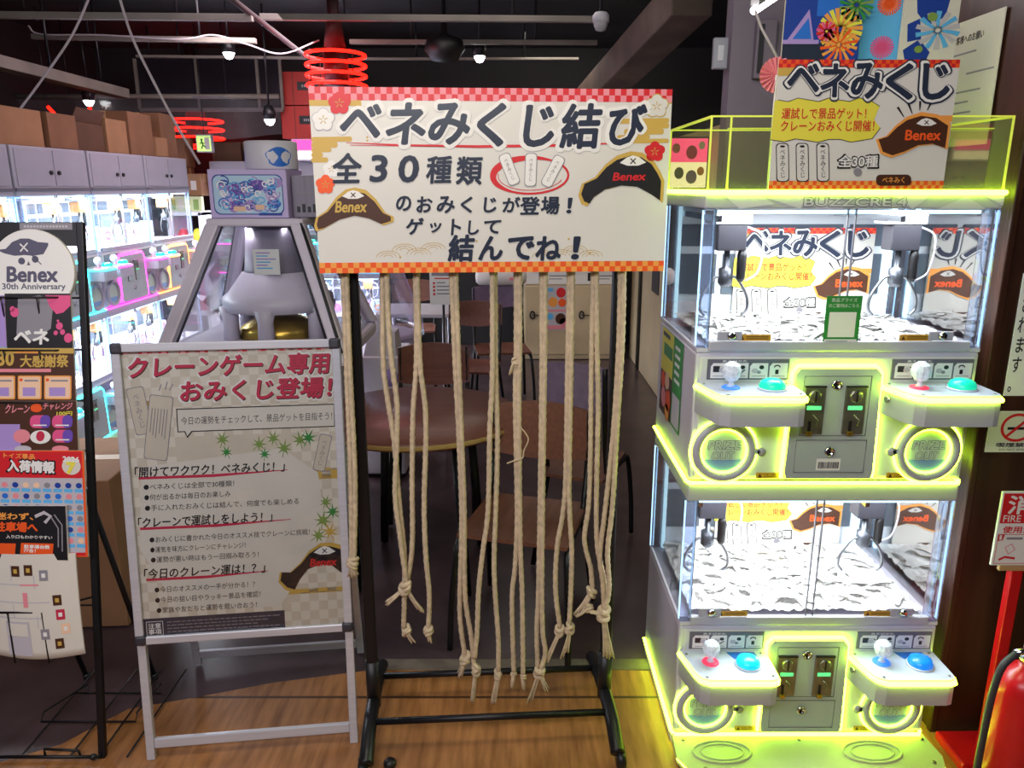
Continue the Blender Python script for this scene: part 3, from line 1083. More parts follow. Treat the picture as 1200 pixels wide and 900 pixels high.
            m = B(); m.lathe([(0.024, zt2), (0.022, zt2 + 0.003), (0.012, zt2 + 0.004)], (jx, jy, 0), cols[2 * k + 1], 20)
            m.lathe([(0.011, zt2 + 0.004), (0.006, zt2 + 0.010), (0.006, zt2 + 0.022)], (jx, jy, 0), 'crystal', 14)
            m.lathe([(0.006, zt2 + 0.016), (0.015, zt2 + 0.021), (0.023, zt2 + 0.033), (0.025, zt2 + 0.046), (0.020, zt2 + 0.060), (0.009, zt2 + 0.068), (0.0001, zt2 + 0.069)], (jx, jy, 0), 'crystal', 10, smooth=False)
            m.build('joystick', cs)
            bx, by = -0.19 + cx - (0 if hero else .05 - .08 * k), -0.072
            m = B(); m.lathe([(0.037, zt2), (0.036, zt2 + 0.004), (0.033, zt2 + 0.005)], (bx, by, 0), 'console_top', 28)
            m.lathe([(0.033, zt2 + 0.004), (0.033, zt2 + 0.010), (0.029, zt2 + 0.020), (0.018, zt2 + 0.026), (0.0001, zt2 + 0.028)], (bx, by, 0), cols[2 * k], 28); m.build('push_button', cs)
            if hero:
                if not up:
                    m = B(); m.prism([(bx - 0.045, -0.012), (bx + 0.035, -0.012), (bx + 0.04, -0.04), (bx - 0.03, -0.045)], zt2, zt2 + 0.0012, 'print_blue', 'xy'); m.build('sticker', cs)
                if k == 1:
                    m = B(); m.lathe([(0.009, 0), (0.009, 0.006), (0.005, 0.006)], (-0.361 + cx, -0.045, (zt2 + zb2) / 2 + 0.005), 'chrome', 14, (-1, -0.2, 0)); m.build('keyhole', cs)
        # display case
        m = B(); m.box((-W, 0.0, zb), (W, 0.5, zb + 0.012), 'shell', 0.002)
        m.box((-W + 0.03, -0.006, zb + 0.004), (W - 0.03, 0.012, zb + 0.03), 'shell_grey', 0.003)
        fr = m.build('case_floor', t)
        if hero:
            for lx in (-0.265, 0.155):
                m = B(); P = PR(m, lx, zb + 0.048, lx + 0.085, zb + 0.031, -0.0008)
                P.rect(0, 0, 100, 100, 'label_amber'); P.poly([(6, 85), (12, 15), (18, 85)], 'print_brown', 2); P.rect(24, 30, 92, 42, 'print_brown', 2); P.rect(24, 60, 92, 70, 'print_brown', 2); m.build('warning_label', fr)
            for lx in (-0.285, 0.265):
                m = B(); m.box((lx - 0.035, -0.003, zb + 0.032), (lx + 0.03, 0.003, zb + 0.056), 'shell_grey', 0.002)
                m.lathe([(0.011, 0), (0.011, 0.01), (0.006, 0.012)], (lx, -0.002, zb + 0.045), 'chrome', 16, (0, -1, 0)); m.build('case_lock', fr)
        for px_ in (-W + 0.016, W - 0.016):
            for py_ in (0.016, 0.484):
                m = B(); m.box((px_ - 0.016, py_ - 0.016, zb + 0.012), (px_ + 0.016, py_ + 0.016, zt_), 'case_post', 0.004); cpo = m.build('corner_post', t)
                if hero or py_ < .1:
                    sg_ = 1 if px_ > 0 else -1
                    m = B(); m.box((px_ + sg_ * .0165 - .0015, py_ - .006, zb + 0.016), (px_ + sg_ * .0165 + .0015, py_ + .002, zt_ - .004), 'edge_ice'); m.build('light_edge', cpo)
        m = B(); m.face([(-W + 0.03, 0.004, zb + 0.03), (0.01, 0.004, zb + 0.03), (0.01, 0.004, zt_), (-W + 0.03, 0.004, zt_)], 'case_glass'); m.build('front_glass', t, flat_normals=False)
        m = B(); m.face([(-0.01, 0.009, zb + 0.03), (W - 0.03, 0.009, zb + 0.03), (W - 0.03, 0.009, zt_), (-0.01, 0.009, zt_)], 'case_glass')
        gd = m.build('front_glass', t, flat_normals=False)
        m = B()
        for gx in (-0.01, 0.01):
            m.box((gx - 0.0012, 0.002, zb + 0.03), (gx + 0.0012, 0.010, zt_), 'shell_dark')
        m.build('glass_edge', gd)
        for sx in (-W + 0.004, W - 0.004):
            m = B(); m.face([(sx, 0.03, zb + 0.012), (sx, 0.47, zb + 0.012), (sx, 0.47, zt_), (sx, 0.03, zt_)], 'case_glass'); m.build('side_glass', t, flat_normals=False)
        m = B(); m.box((-W + 0.03, 0.478, zb + 0.012), (W - 0.03, 0.492, zt_), 'case_white'); bp = m.build('back_panel', t)
        m = B()
        zm = zb + 0.62 * (zt_ - zb)
        for (a0, a1) in ((-0.33, -0.21), (0.20, 0.31), (-0.19, 0.18)):
            m.box((a0, 0.472, zb + 0.09), (a1, 0.478, zm - 0.012), 'case_dark', 0.002)
            m.box((a0, 0.472, zm + 0.012), (a1, 0.478, zt_ - 0.06), 'case_dark', 0.002)
        m.build('back_window', bp)
        m = B()
        for px_ in (-W + 0.04, W - 0.04):
            m.box((px_ - 0.005, 0.462, zb + 0.014), (px_ + 0.005, 0.472, zt_ - 0.006), 'neon_ice')
        m.box((-W + 0.04, 0.02, zt_ - 0.012), (W - 0.04, 0.032, zt_ - 0.004), 'neon_ice')
        m.build('case_light_bar', t)
        m = B(); m.box((-W, 0.0, zt_), (W, 0.5, zt_ + (0.035 if up else 0.05)), 'shell_grey', 0.004); hd = m.build('header' if up else 'divider', t)
        la = area_light('case_lamp', (0, 0.15, zt_ - 0.015), (0, 0.15, zb), 0.62, light_power, (0.93, 0.97, 1.0), t, 0.24)
        # claws
        for k, cx in enumerate((-0.265, 0.205)):
            cy = 0.16
            zc = zt_ - 0.03
            m = B()
            m.box((cx - 0.055, cy - 0.03, zc - 0.015), (cx + 0.055, cy + 0.05, zc + 0.02), 'shell_grey', 0.004)
            m.box((cx - 0.32 * 0.2, 0.04, zc - 0.004), (cx - 0.32 * 0.2 + 0.012, 0.46, zc + 0.012), 'chrome')
            cw = m.build('claw_unit', t)
            m = B(); m.box((cx - 0.035, cy - 0.025, zc - 0.085), (cx + 0.045, cy + 0.035, zc - 0.015), 'dark_grey' if hero else 'motor_orange', 0.004); m.build('motor_housing', cw)
            m = B(); m.lathe([(0.0001, 0), (0.009, -0.002), (0.013, -0.02), (0.012, -0.08), (0.007, -0.09), (0.0001, -0.091)], (cx + 0.038, cy - 0.012, zc - 0.08), 'black_plastic', 16)
            m.tube(smooth_path([(cx + 0.045, cy, zc - 0.02), (cx + 0.095, cy, zc - 0.05), (cx + 0.09, cy, zc - 0.14), (cx + 0.055, cy, zc - 0.17)], 6), 0.003, 'white_plastic', 6); m.build('spring_cable', cw)
            m = B(); m.lathe([(0.008, zc - 0.085), (0.008, zc - 0.13), (0.02, zc - 0.135), (0.02, zc - 0.175), (0.012, zc - 0.185)], (cx, cy, 0), 'claw_metal', 16); m.build('claw_head', cw)
            for s in (-1, 1):
                m = B()
                m.tube(smooth_path([(cx + s * 0.015, cy, zc - 0.155), (cx + s * 0.035, cy, zc - 0.165), (cx + s * 0.062, cy, zc - 0.21), (cx + s * 0.066, cy, zc - 0.245), (cx + s * 0.052, cy, zc - 0.265)], 6), 0.0042, 'steel' if hero else 'black_plastic', 8)
                m.build('claw_arm', cw)
    return t


# topper for the row machines: low grey panelled boxes
def panel_topper(t, mdoor):
    m = MB(); m.box((-0.372, 0.0, 1.628), (0.372, 0.5, 1.86), 'shell_grey', 0.006); tp = m.build('topper_box', t)
    for (x0, x1) in ((-0.35, -0.01), (0.01, 0.35)):
        m = MB(); m.box((x0, -0.006, 1.645), (x1, 0.0, 1.845), mdoor, 0.003); d = m.build('topper_door', tp)
        m = MB(); m.lathe([(0.012, 0), (0.012, 0.012), (0.004, 0.014)], ((x1 - 0.03 if x0 < 0 else x0 + 0.03), -0.006, 1.72), 'black_plastic', 14, (0, -1, 0)); m.build('door_lock', d)
    m = MB(); m.box((-0.376, -0.01, 1.618), (0.376, 0.03, 1.636), 'shell_dark', 0.003); m.build('ledge', tp)
    return tp
# ================================================================== THE LIT CRANE MACHINE
HX, HY = 0.855, 1.97
hero = crane_machine('crane_game_machine', (HX, HY, 0), 0, 'white double-deck crane game machine with lime neon edges, beside the brown pillar', None, MATS['neon_lime'], True, 11.0)
m = MB()
P = Print(m, [(0, 0), (344, 0), (344, 18), (0, 18)], (-0.372, -0.0005, 1.628), (0.744, 0, 0), (0, 0, -0.035), (0, -1, 0))
for q in ([(20, 0), (60, 0), (80, 12), (40, 18)], [(70, 4), (120, 0), (110, 18)], [(215, 0), (260, 0), (240, 18)], [(270, 18), (300, 2), (325, 18)], [(120, 10), (150, 0), (160, 18), (130, 18)], [(318, 0), (344, 0), (344, 14)]):
    P.poly(q, 'shell', 1)
P.text('BUZZCRE 4', 114, 4, 232, 14.5, 'shell_dark', 0.09, 0.0, 2)
P.text('BUZZCRE 4', 114, 4, 232, 14.5, 'shell', 0.03, 0.0, 3)
hd = [c for c in hero.children if c.name.split('.')[0] == 'header'][0]
m.build('header_lettering', hd)
# acrylic crate on top with lime edges
m = MB()
zt0, zt1 = 1.629, 1.815
for (a, b) in (((-.368, .004), (.368, .004)), ((.368, .004), (.368, .496)), ((.368, .496), (-.368, .496)), ((-.368, .496), (-.368, .004))):
    m.face([(a[0], a[1], zt0), (b[0], b[1], zt0), (b[0], b[1], zt1), (a[0], a[1], zt1)], 'lime_acrylic')
crate = m.build('acrylic_crate', hero, flat_normals=False)
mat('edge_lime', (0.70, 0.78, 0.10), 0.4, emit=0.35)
m = MB()
for (x, y) in ((-.368, .004), (.368, .004), (.368, .496), (-.368, .496), (-.32, .004)):
    m.box((x - .0022, y - .0022, zt0), (x + .0022, y + .0022, zt1), 'edge_lime')
for y in (.004, .496):
    m.box((-.37, y - .0025, zt1 - .004), (.37, y + .0025, zt1), 'edge_lime')
for x in (-.368, .368):
    m.box((x - .003, .004, zt1 - .006), (x + .003, .496, zt1), 'edge_lime')
m.box((-.32, 0.03, zt1 - .03), (.34, 0.034, zt1 - .027), 'edge_lime')
m.build('glowing_edge', crate)
m = MB(); m.tube([(-.372, .5, 1.633), (-.372, -.003, 1.633), (.372, -.003, 1.633), (.372, .5, 1.633)], 0.0065, 'neon_lime', 8); m.build('neon_strip', crate)
# poster stuck on the machine's side
m = MB()
sx = -0.3735
P = Print(m, [(768, 402), (806, 424), (800, 530), (770, 482)], (sx, 0.44, 1.218), (0, -0.30, 0), (0, 0, -0.27), (-1, 0, 0))
P.uvrect(0, 0, 1, 1, 'print_green')
P.uvrect(0, 0, 0.58, 0.5, 'print_yellow', 2); P.uvrect(0.12, .16, .55, .3, 'print_green', 3); P.uvrect(0.05, .04, .4, .09, 'print_black', 3)
P.uvrect(0, 0.5, 0.58, 1, 'print_brown', 2)
for (u, v, r, c) in ((.15, .6, .1, 'print_orange'), (.35, .58, .11, 'print_peach'), (.2, .8, .12, 'print_pink'), (.42, .78, .13, 'print_orange'), (.4, .93, .1, 'print_amber')):
    m.face([P.uv(u + r * math.cos(k * PI / 8), v + r * math.sin(k * PI / 8), 3) for k in range(16)], c)
P.uvrect(0.62, .62, .96, .97, 'print_lightgrey', 2)
for k in range(5):
    P.uvrect(.66, .08 + .09 * k, .66 + random.uniform(.15, .28), .12 + .09 * k, 'print_white', 2)
m.build('side_poster', hero)


def notice(parent, lx, zz):
    m = MB(); P = Print(m, [(0, 0), (100, 0), (100, 140), (0, 140)], (lx, -0.0015, zz), (0.092, 0, 0), (0, 0, -0.128), (0, -1, 0))
    P.rect(0, 0, 100, 140, 'print_green'); P.rect(12, 46, 88, 118, 'print_white', 2); P.rect(4, 124, 96, 136, 'print_white', 2)
    P.text('景品プライズ', 14, 6, 86, 17, 'print_white', 0, 0, 2); P.text('のご案内はこちら', 8, 22, 92, 33, 'print_white', 0, 0, 2)
    P.stroke([(10, 130), (70, 130)], 3, 'print_green', 3)
    m.build('green_notice', parent)


notice(hero, -0.045, 1.375)

# paper slips in both cases: 150 single slips over a loose bed in each
mat('slip_paper', '#f2f1ee', 0.6, noise=0.02)
mat('slip_ink', '#9a989e', 0.6)
slip_meshes = []
for k in range(3):
    b = MB()
    L, wd = 0.074 + 0.008 * k, 0.021
    n = 5
    for i in range(n):
        x0, x1 = -L / 2 + L * i / n, -L / 2 + L * (i + 1) / n
        c = lambda x: (0.004 + 0.0025 * k) * (1 - (2 * x / L) ** 2)
        b.add([(x0, -wd / 2, c(x0)), (x1, -wd / 2, c(x1)), (x1, wd / 2, c(x1)), (x0, wd / 2, c(x0)), (x0, -wd / 2, c(x0) - .001), (x1, -wd / 2, c(x1) - .001), (x1, wd / 2, c(x1) - .001), (x0, wd / 2, c(x0) - .001)],
              [[0, 1, 2, 3], [7, 6, 5, 4], [0, 4, 5, 1], [3, 2, 6, 7]], 'slip_paper')
    b.add([(-L * .35, -wd * .1, c(L * .35) + .0004), (L * .3, -wd * .1, c(L * .3) + .0004), (L * .3, wd * .12, c(L * .3) + .0004), (-L * .35, wd * .12, c(L * .35) + .0004)], [[0, 1, 2, 3]], 'slip_ink')
    o = b.build('paper_slip')
    slip_meshes.append(o.data)
    bpy.data.objects.remove(o)


def slips(z, word, rng):
    gx, gy = 60, 36
    b = MB((HX, HY + 0.24, z))
    vs = []
    for j in range(gy + 1):
        for i in range(gx + 1):
            x, y = -0.335 + 0.67 * i / gx, 0.035 + 0.425 * j / gy
            vs.append((HX + x, HY + y, z - 0.004 + rng.uniform(-0.005, 0.006)))
    fs = [[j * (gx + 1) + i, j * (gx + 1) + i + 1, (j + 1) * (gx + 1) + i + 1, (j + 1) * (gx + 1) + i] for j in range(gy) for i in range(gx)]
    b.add(vs, fs, 'slip_paper')
    o = b.build('paper_slip_bed')
    tag(o, 'loose bed of white paper slips covering the %s case floor of the lime neon machine' % word, 'paper slips', None, 'stuff')
    for k in range(150):
        o = bpy.data.objects.new('paper_slip', slip_meshes[k % 3])
        C.objects.link(o)
        o.location = (HX + rng.uniform(-0.30, 0.30), HY + rng.uniform(0.07, 0.43), z + rng.uniform(0.001, 0.010))
        o.rotation_euler = (rng.uniform(-.22, .22), rng.uniform(-.22, .22), rng.uniform(0, 6.28))
        tag(o, 'white folded paper slip lying loose in the %s case of the lime neon machine' % word, 'paper slip', 'paper slips in the %s case' % word)


slips(1.256, 'upper', random.Random(3))
slips(0.455, 'lower', random.Random(5))


# ------------------------------------------------------------------ banner artwork used on three cards
def banner_art(m, O, U, V, N):
    P = Print(m, [(916, 67), (1132, 67), (1105, 224), (902, 223)], O, U, V, N, 0.0005)
    P.uvrect(0, 0, 1, 1, 'print_cream')
    P.checks(0, .06, 2, 44, 'print_red', 'print_orange', 2)
    P.checks(.93, 1, 2, 44, 'print_orange', 'print_amber', 2)
    P.uvrect(0, .06, .1, .12, 'print_gold', 2); P.uvrect(.9, .42, 1, .47, 'print_amber', 2)
    pts = [(910, 118)] + [(914 + i * 12, 116 + 2.5 * math.sin(i * 2.1)) for i in range(10)] + [(1034, 124), (1027, 140), (1034, 150), (1024, 163)] + [(1012 - i * 13, 165 + 2.2 * math.sin(i * 1.9)) for i in range(8)] + [(905, 164)]
    P.poly(pts, 'print_yellow', 2)
    P.stroke(pts[1:12], .8, 'print_black', 3); P.stroke(pts[13:24], .8, 'print_black', 3)
    for ch, a, b, c, d in (('ベ', 926, 73, 962, 106), ('ネ', 965, 73, 997, 112), ('み', 1001, 72, 1037, 114), ('く', 1043, 73, 1074, 115), ('じ', 1086, 73, 1116, 115)):
        P.text(ch, a - 3, b - 3, c + 3, d + 3, 'print_navy', 0.075, 0.08, 4)
        P.text(ch, a - 2, b - 2, c + 2, d + 2, 'print_white', 0.055, 0.08, 5)
        P.text(ch, a, b, c, d, 'print_navy', 0.035, 0.08, 6)
    P.text('運試しで景品ゲット！', 918, 126, 1018, 139, 'print_red', 0.012, 0.12, 4)
    P.text('クレーンおみくじ開催！', 917, 141, 1027, 154, 'print_red', 0.012, 0.12, 4)
    for x in (911, 934, 958):
        P.rect(x, 168, x + 15, 214, 'print_black', 4, 4); P.rect(x + 1, 169, x + 14, 213, 'print_cream', 5, 4)
        P.text('ベ\nネ\nみ\nく\nじ', x + 4.5, 176, x + 10.5, 209, 'print_black', 0.0, 0, 6, 0.95)
        P.ell(x + 7.5, 172, 3, 1.3, 'print_black', 6)
    P.outlined('全30種', 984, 183, 1030, 197, 'print_white', 'print_black', 0.02, 1.2, 4, 0.1)
    P.ell(1006, 203, 5, 5, 'print_grey', 4)
    for a in (((1055, 125), (1062, 137)), ((1068, 121), (1072, 133)), ((1082, 118), (1081, 129)), ((1095, 119), (1090, 129))):
        P.stroke(list(a), [2.8, 1.0], 'print_black', 4)
    hat(P, [(1028, 164), (1040, 160), (1052, 147), (1065, 137), (1083, 131), (1102, 134), (1117, 145), (1112, 176), (1096, 170), (1078, 172), (1060, 181), (1045, 186), (1033, 181)], 'print_amber', 'print_brown', 1062, 153, 1104, 165, 'print_orange', 6, (1088, 144, 11))
    P.rect(1027, 206, 1068, 219, 'print_brown', 6, 5); P.text('ベネみく', 1034, 209, 1060, 216, 'print_amber', 0.02, 0, 7)


BW, BH = 0.432, 0.300
m = MB((0, 0, 0))
m.box((-BW / 2, 0, 0), (BW / 2, 0.004, BH), 'print_paper')
banner_art(m, (-BW / 2, 0, BH), (BW, 0, 0), (0, 0, -BH), (0, -1, 0))
bn = m.build('banner_card')
bn.location = (0.852, 1.9655, 1.640)
tag(bn, 'banner card with a yellow band on the acrylic crate above the machine', 'banner')
b2 = bn.copy(); C.objects.link(b2); b2.location = (0.918, HY + 0.466, 1.222)
tag(b2, 'banner card with a yellow band standing inside the upper case of the lime neon machine', 'banner')
b3 = bn.copy(); C.objects.link(b3); b3.location = (0.915, HY + 0.466, 0.418)
tag(b3, 'banner card with a yellow band inside the lower case of the lime neon machine', 'banner')

# ------------------------------------------------------------------ firework boards in the crate
def burst(P, cx, cy, r, m1, m2, n=18, wd=2.2, layer=3):
    for i in range(n):
        a = 2 * PI * i / n + 0.1
        P.stroke([(cx + .12 * r * math.cos(a), cy + .12 * r * math.sin(a)), (cx + .6 * r * math.cos(a + .05), cy + .6 * r * math.sin(a + .05)), (cx + r * math.cos(a + .1), cy + r * math.sin(a + .1))], [wd * .6, wd, wd * 1.3], m1 if i % 2 else m2, layer)


fw = [('firework_board', 918, 1008, 'print_navyblue', 'board with an orange and gold firework, left of the plain sky blue strip'),
      ('firework_board', 1008, 1058, 'print_skyblue', 'plain sky blue board with an orange and a pink round firework'),
      ('firework_board', 1056, 1121, 'print_paper', 'pale board with blue patches and a silver palm firework, right of the sky blue strip')]
for i, (nm, x0, x1, bg, lb) in enumerate(fw):
    Y = 2.16 + 0.03 * (i % 2)
    A, Bq = at(x0, 40, Y), at(x1, 40, Y)
    zt = 2.22 - 0.03 * i
    m = MB(((A.x + Bq.x) / 2, Y, 1.63))
    m.box((A.x, Y, 1.63), (Bq.x, Y + 0.008, zt), 'print_paper')
    d = at(x0, -40, Y), at(x1, -40, Y), at(x1, 80, Y), at(x0, 80, Y)
    z0_, z1_ = (d[0].z), (d[2].z)
    P = Print(m, [(x0, -40), (x1, -40), (x1, 80), (x0, 80)], (A.x, Y, min(zt, z0_)), (Bq.x - A.x, 0, 0), (0, 0, -(min(zt, z0_) - z1_)), (0, -1, 0))
    P.rect(x0, -40, x1, 80, bg)
    if i == 0:
        P.rect(x0, 50, x0 + 50, 80, 'print_navy', 2)
        P.poly([(923, 46), (946, 10), (954, 46)], 'print_lilac', 2); P.poly([(929, 45), (946, 20), (951, 45)], 'print_blue', 3)
        P.rect(915 + 3, 46, 960, 51, 'print_lilac', 3)
        burst(P, 984, 34, 26, 'print_amber', 'print_yellow', 22, 4, 4); burst(P, 968, 36, 12, 'print_rose', 'print_red', 14, 3, 5); burst(P, 984, 52, 22, 'print_orange', 'print_amber', 16, 3, 5)
        burst(P, 1000, 5, 20, 'print_leaf', 'print_green', 16, 3, 4); P.rect(955, -40, 985, 18, 'print_blue', 2)
    elif i == 1:
        for (cx, cy, c) in ((1038, 1, 'print_orange'), (1035, 54, 'print_rose')):
            P.ell(cx, cy, 10, 10, 'print_peach' if cy < 20 else 'print_lilac', 2); burst(P, cx, cy, 14, c, c, 26, 1.6, 3); P.ring = None
            P.ell(cx, cy, 3.2, 3.2, c, 4)
    else:
        for pp in ([(1066, -40), (1112, -40), (1105, 10), (1085, 22), (1072, 5)], [(1060, 55), (1078, 40), (1092, 58), (1085, 80), (1066, 80)], [(1062, 20), (1076, 12), (1080, 40), (1064, 44)]):
            P.poly(pp, 'print_navyblue', 2)
        burst(P, 1098, 28, 26, 'print_lightgrey', 'print_skyblue', 14, 5, 4); P.ell(1090, 10, 6, 6, 'print_leaf', 5); P.ell(1078, 54, 5, 5, 'print_leaf', 5)
    tag(m.build(nm), lb, 'board')
# pink paper fan peeking out left of the banner
q = at(910, 88, 2.1)
m = MB(q)
for i in range(20):
    a0, a1 = 2 * PI * i / 20, 2 * PI * (i + 1) / 20
    am = (a0 + a1) / 2
    m.add([(q.x, q.y, q.z), (q.x + .042 * math.cos(a0), q.y + .006, q.z + .042 * math.sin(a0)), (q.x + .045 * math.cos(am), q.y - .006, q.z + .045 * math.sin(am)), (q.x + .042 * math.cos(a1), q.y + .006, q.z + .042 * math.sin(a1))], [[0, 1, 2], [0, 2, 3]], 'print_pink')
m.tube([q, (q.x, q.y, 1.63)], .003, 'print_white', 6)
tag(m.build('paper_rosette'), 'small pink pleated paper rosette peeking out beside the banner card on the crate', 'paper decoration')
# notice sheet on the pillar's side and the anti-crime tag
A, Bq = Vector((1.300, 2.52, 2.105)), Vector((1.300, 2.2, 2.105))
m = MB((1.3, 2.36, 1.76)); m.box((1.297, 2.2, 1.76), (1.300, 2.52, 2.105), 'print_paper')
P = Print(m, [(0, 0), (100, 0), (100, 108), (0, 108)], (1.297, 2.52, 2.105), (0, -.32, 0), (0, 0, -.345), (-1, 0, 0))
P.text('お客様へのお願い', 26, 12, 74, 19, 'print_black', 0.02, 0, 2)
for k, (x0, x1) in enumerate(((12, 66), (12, 40), (55, 96), (10, 80), (10, 64), (6, 70), (6, 50))):
    P.stroke([(x0, 28 + 9 * k + (6 if k > 2 else 0)), (x1, 28 + 9 * k + (6 if k > 2 else 0))], 1.6, 'print_grey', 2)
tag(m.build('notice_sheet'), 'white typed notice sheet on the side of the brown pillar above the crate', 'notice')
q = at(1137, 199, 2.32)
m = MB((q.x, 2.32, 1.629)); m.box((q.x - .022, 2.32, 1.629), (q.x + .022, 2.324, 1.725), 'print_amber')
P = Print(m, [(0, 0), (44, 0), (44, 96), (0, 96)], (q.x - .022, 2.32, 1.725), (.044, 0, 0), (0, 0, -.096), (0, -1, 0))
P.text('防\n犯', 11, 8, 33, 78, 'print_red', .03, 0, 2)
tag(m.build('crime_watch_tag'), 'small orange upright tag with red characters inside the acrylic crate', 'tag')

# ================================================================== PILLAR SIGNS, EXTINGUISHER
PY = 2.05
def wall_card(name, x0, y0, x1, y1, label, Y=PY - 0.004, th=0.004, m_='print_white'):
    """x0.. pixel bounds measured at the card's left edge, world size kept rectangular"""
    A, Bq = at(x0, y0, Y), at(x0, y1, Y)
    R_ = at(x1, (y0 + y1) / 2, Y)
    L_ = at(x0, (y0 + y1) / 2, Y)
    wd = R_.x - L_.x
    m = MB((L_.x + wd / 2, Y, Bq.z))
    m.box((L_.x, Y, Bq.z), (L_.x + wd, Y + th, A.z), m_, 0.0008)
    P = Print(m, [(0, 0), (100, 0), (100, 100 * (A.z - Bq.z) / wd), (0, 100 * (A.z - Bq.z) / wd)], (L_.x, Y, A.z), (wd, 0, 0), (0, 0, Bq.z - A.z), (0, -1, 0), 0.0005)
    return m, P, 100 * (A.z - Bq.z) / wd


m, P, hh = wall_card('no_smoking_sign', 1158, 482, 1224, 530, '')
P.rect(1, 1, 99, hh - 1, 'print_cream')
P.stroke([(50 + 27 * math.cos(2 * PI * i / 30), 30 + 24 * math.sin(2 * PI * i / 30)) for i in range(30)], 5, 'print_red', 3, True)
P.stroke([(33, 46), (67, 13)], 5, 'print_red', 4); P.rect(33, 29, 62, 34, 'print_black', 2); P.rect(60, 29, 66, 34, 'print_red', 2); P.stroke([(63, 26), (60, 21), (66, 17)], 2, 'print_black', 2)
P.text('喫煙禁止', 18, hh - 18, 84, hh - 10, 'print_black', .03, 0, 2); P.text('DO NOT SMOKE', 24, hh - 7, 78, hh - 3.5, 'print_black', 0.01, 0, 2)
tag(m.build('no_smoking_sign'), 'small white no smoking sign with a red ring on the brown pillar', 'sign')
m, P, hh = wall_card('x', 1188, 320, 1240, 464, '')
P.text('に\nさ\nれ\nま\nす\n。', 6, 8, 28, hh - 10, 'print_black', .02, 0, 2, 1.1)
P.text('ご\n利\n用\n時', 56, 8, 80, hh * .66, 'print_black', .02, 0, 2, 1.1)
tag(m.build('wall_notice'), 'white upright notice with a column of black characters, above the no smoking sign', 'sign')

# fire extinguisher post sign
t = thing('extinguisher_post', 'red post carrying the red and white fire extinguisher sign before the brown pillar', 'sign post', (1.40, 1.94, 0))
O_ = (1.40, 1.94, 0)
m = MB(O_); m.box((1.386, 1.93, 0.03), (1.418, 1.955, 0.80), 'red_paint', 0.003); m.build('post', t)
m = MB(O_); m.box((1.30, 1.87, 0.0), (1.66, 2.02, 0.03), 'red_paint', 0.008); m.build('base', t)
a, b = at(1157, 576, 1.925), at(1148, 662, 1.925)
x0 = 1.318
m = MB(O_); m.box((x0, 1.922, b.z), (x0 + .27, 1.930, a.z), 'print_white', 0.001)
P = Print(m, [(0, 0), (135, 0), (135, 100), (0, 100)], (x0, 1.922, a.z), (.27, 0, 0), (0, 0, b.z - a.z), (0, -1, 0), .0005)
P.rect(2, 2, 133, 42, 'print_red'); P.text('消火器', 10, 5, 122, 29, 'print_white', .03, 0, 2); P.text('FIRE EXTINGUISHER', 6, 31, 128, 40, 'print_white', .01, 0, 2)
P.text('使用法', 8, 46, 48, 55, 'print_red', .03, 0, 2); P.text('消火器の使い方', 58, 47, 120, 54, 'print_pink', .0, 0, 2)
for k in range(3):
    x = 3 + 44 * k
    P.stroke([(x, 57), (x + 42, 57), (x + 42, 97), (x, 97)], 1, 'print_red', 2, True)
    P.poly([(x, 57), (x + 9, 57), (x + 7, 65), (x, 66)], 'print_red', 2); P.text(str(k + 1), x + 2, 58, x + 5, 64, 'print_white', .02, 0, 3)
    P.stroke([(x + 6, 92), (x + 14, 88), (x + 28, 90)], 3, 'print_red', 2); P.stroke([(x + 12, 75), (x + 20, 70), (x + 26, 78), (x + 18, 84)], 1.5, 'print_pink', 2, True); P.rect(x + 12, 61, x + 34, 64, 'print_grey', 2)
m.build('sign_plate', t)
m = MB(O_); m.box((x0 + .03, 1.928, b.z - .02), (x0 + .26, 1.94, b.z), 'carton_tape', .001); m.build('backing_board', t)

ex, ey = 1.345, 1.75
t = thing('fire_extinguisher', 'red fire extinguisher with a grey hose standing before the red sign post', 'fire extinguisher', (ex, ey, 0))
O_ = (ex, ey, 0)
m = MB(O_); m.lathe([(.066, 0.004), (.072, .012), (.072, .37), (.066, .40), (.05, .425), (.028, .44), (.024, .455)], (ex, ey, 0), 'red_paint', 36); m.build('cylinder', t)
m = MB(O_); m.lathe([(.074, 0), (.076, .03), (.073, .035)], (ex, ey, 0), 'black_plastic', 36); m.build('foot_ring', t)
m = MB(O_); m.lathe([(.026, .452), (.028, .47), (.02, .475), (.02, .51), (.012, .515)], (ex, ey, 0), 'chrome', 20)
m.tube([(ex, ey, .49), (ex - .05, ey - .01, .485)], .009, 'chrome', 10); m.build('valve', t)
m = MB(O_); m.box((ex - .012, ey - .01, .512), (ex + .11, ey + .01, .52), 'black_plastic', .003); m.box((ex - .01, ey - .01, .545), (ex + .12, ey + .01, .553), 'black_plastic', .003)
m.tube([(ex, ey, .515), (ex, ey, .55)], .008, 'chrome', 8); m.build('handle', t)
m = MB(O_); m.ring((ex + .02, ey - .014, .535), .012, .002, 'print_yellow', (0, 1, 0), 20, 6); m.build('safety_pin', t)
m = MB(O_); m.tube(smooth_path([(ex - .045, ey - .01, .485), (ex - .085, ey - .02, .45), (ex - .098, ey - .02, .36), (ex - .098, ey - .015, .22), (ex - .095, ey - .01, .12)], 8), .0095, 'dark_grey', 10)
m.lathe([(.012, .06), (.014, .09), (.009, .125)], (ex - .095, ey - .01, 0), 'black_plastic', 14); m.build('hose', t)
m = MB(O_)
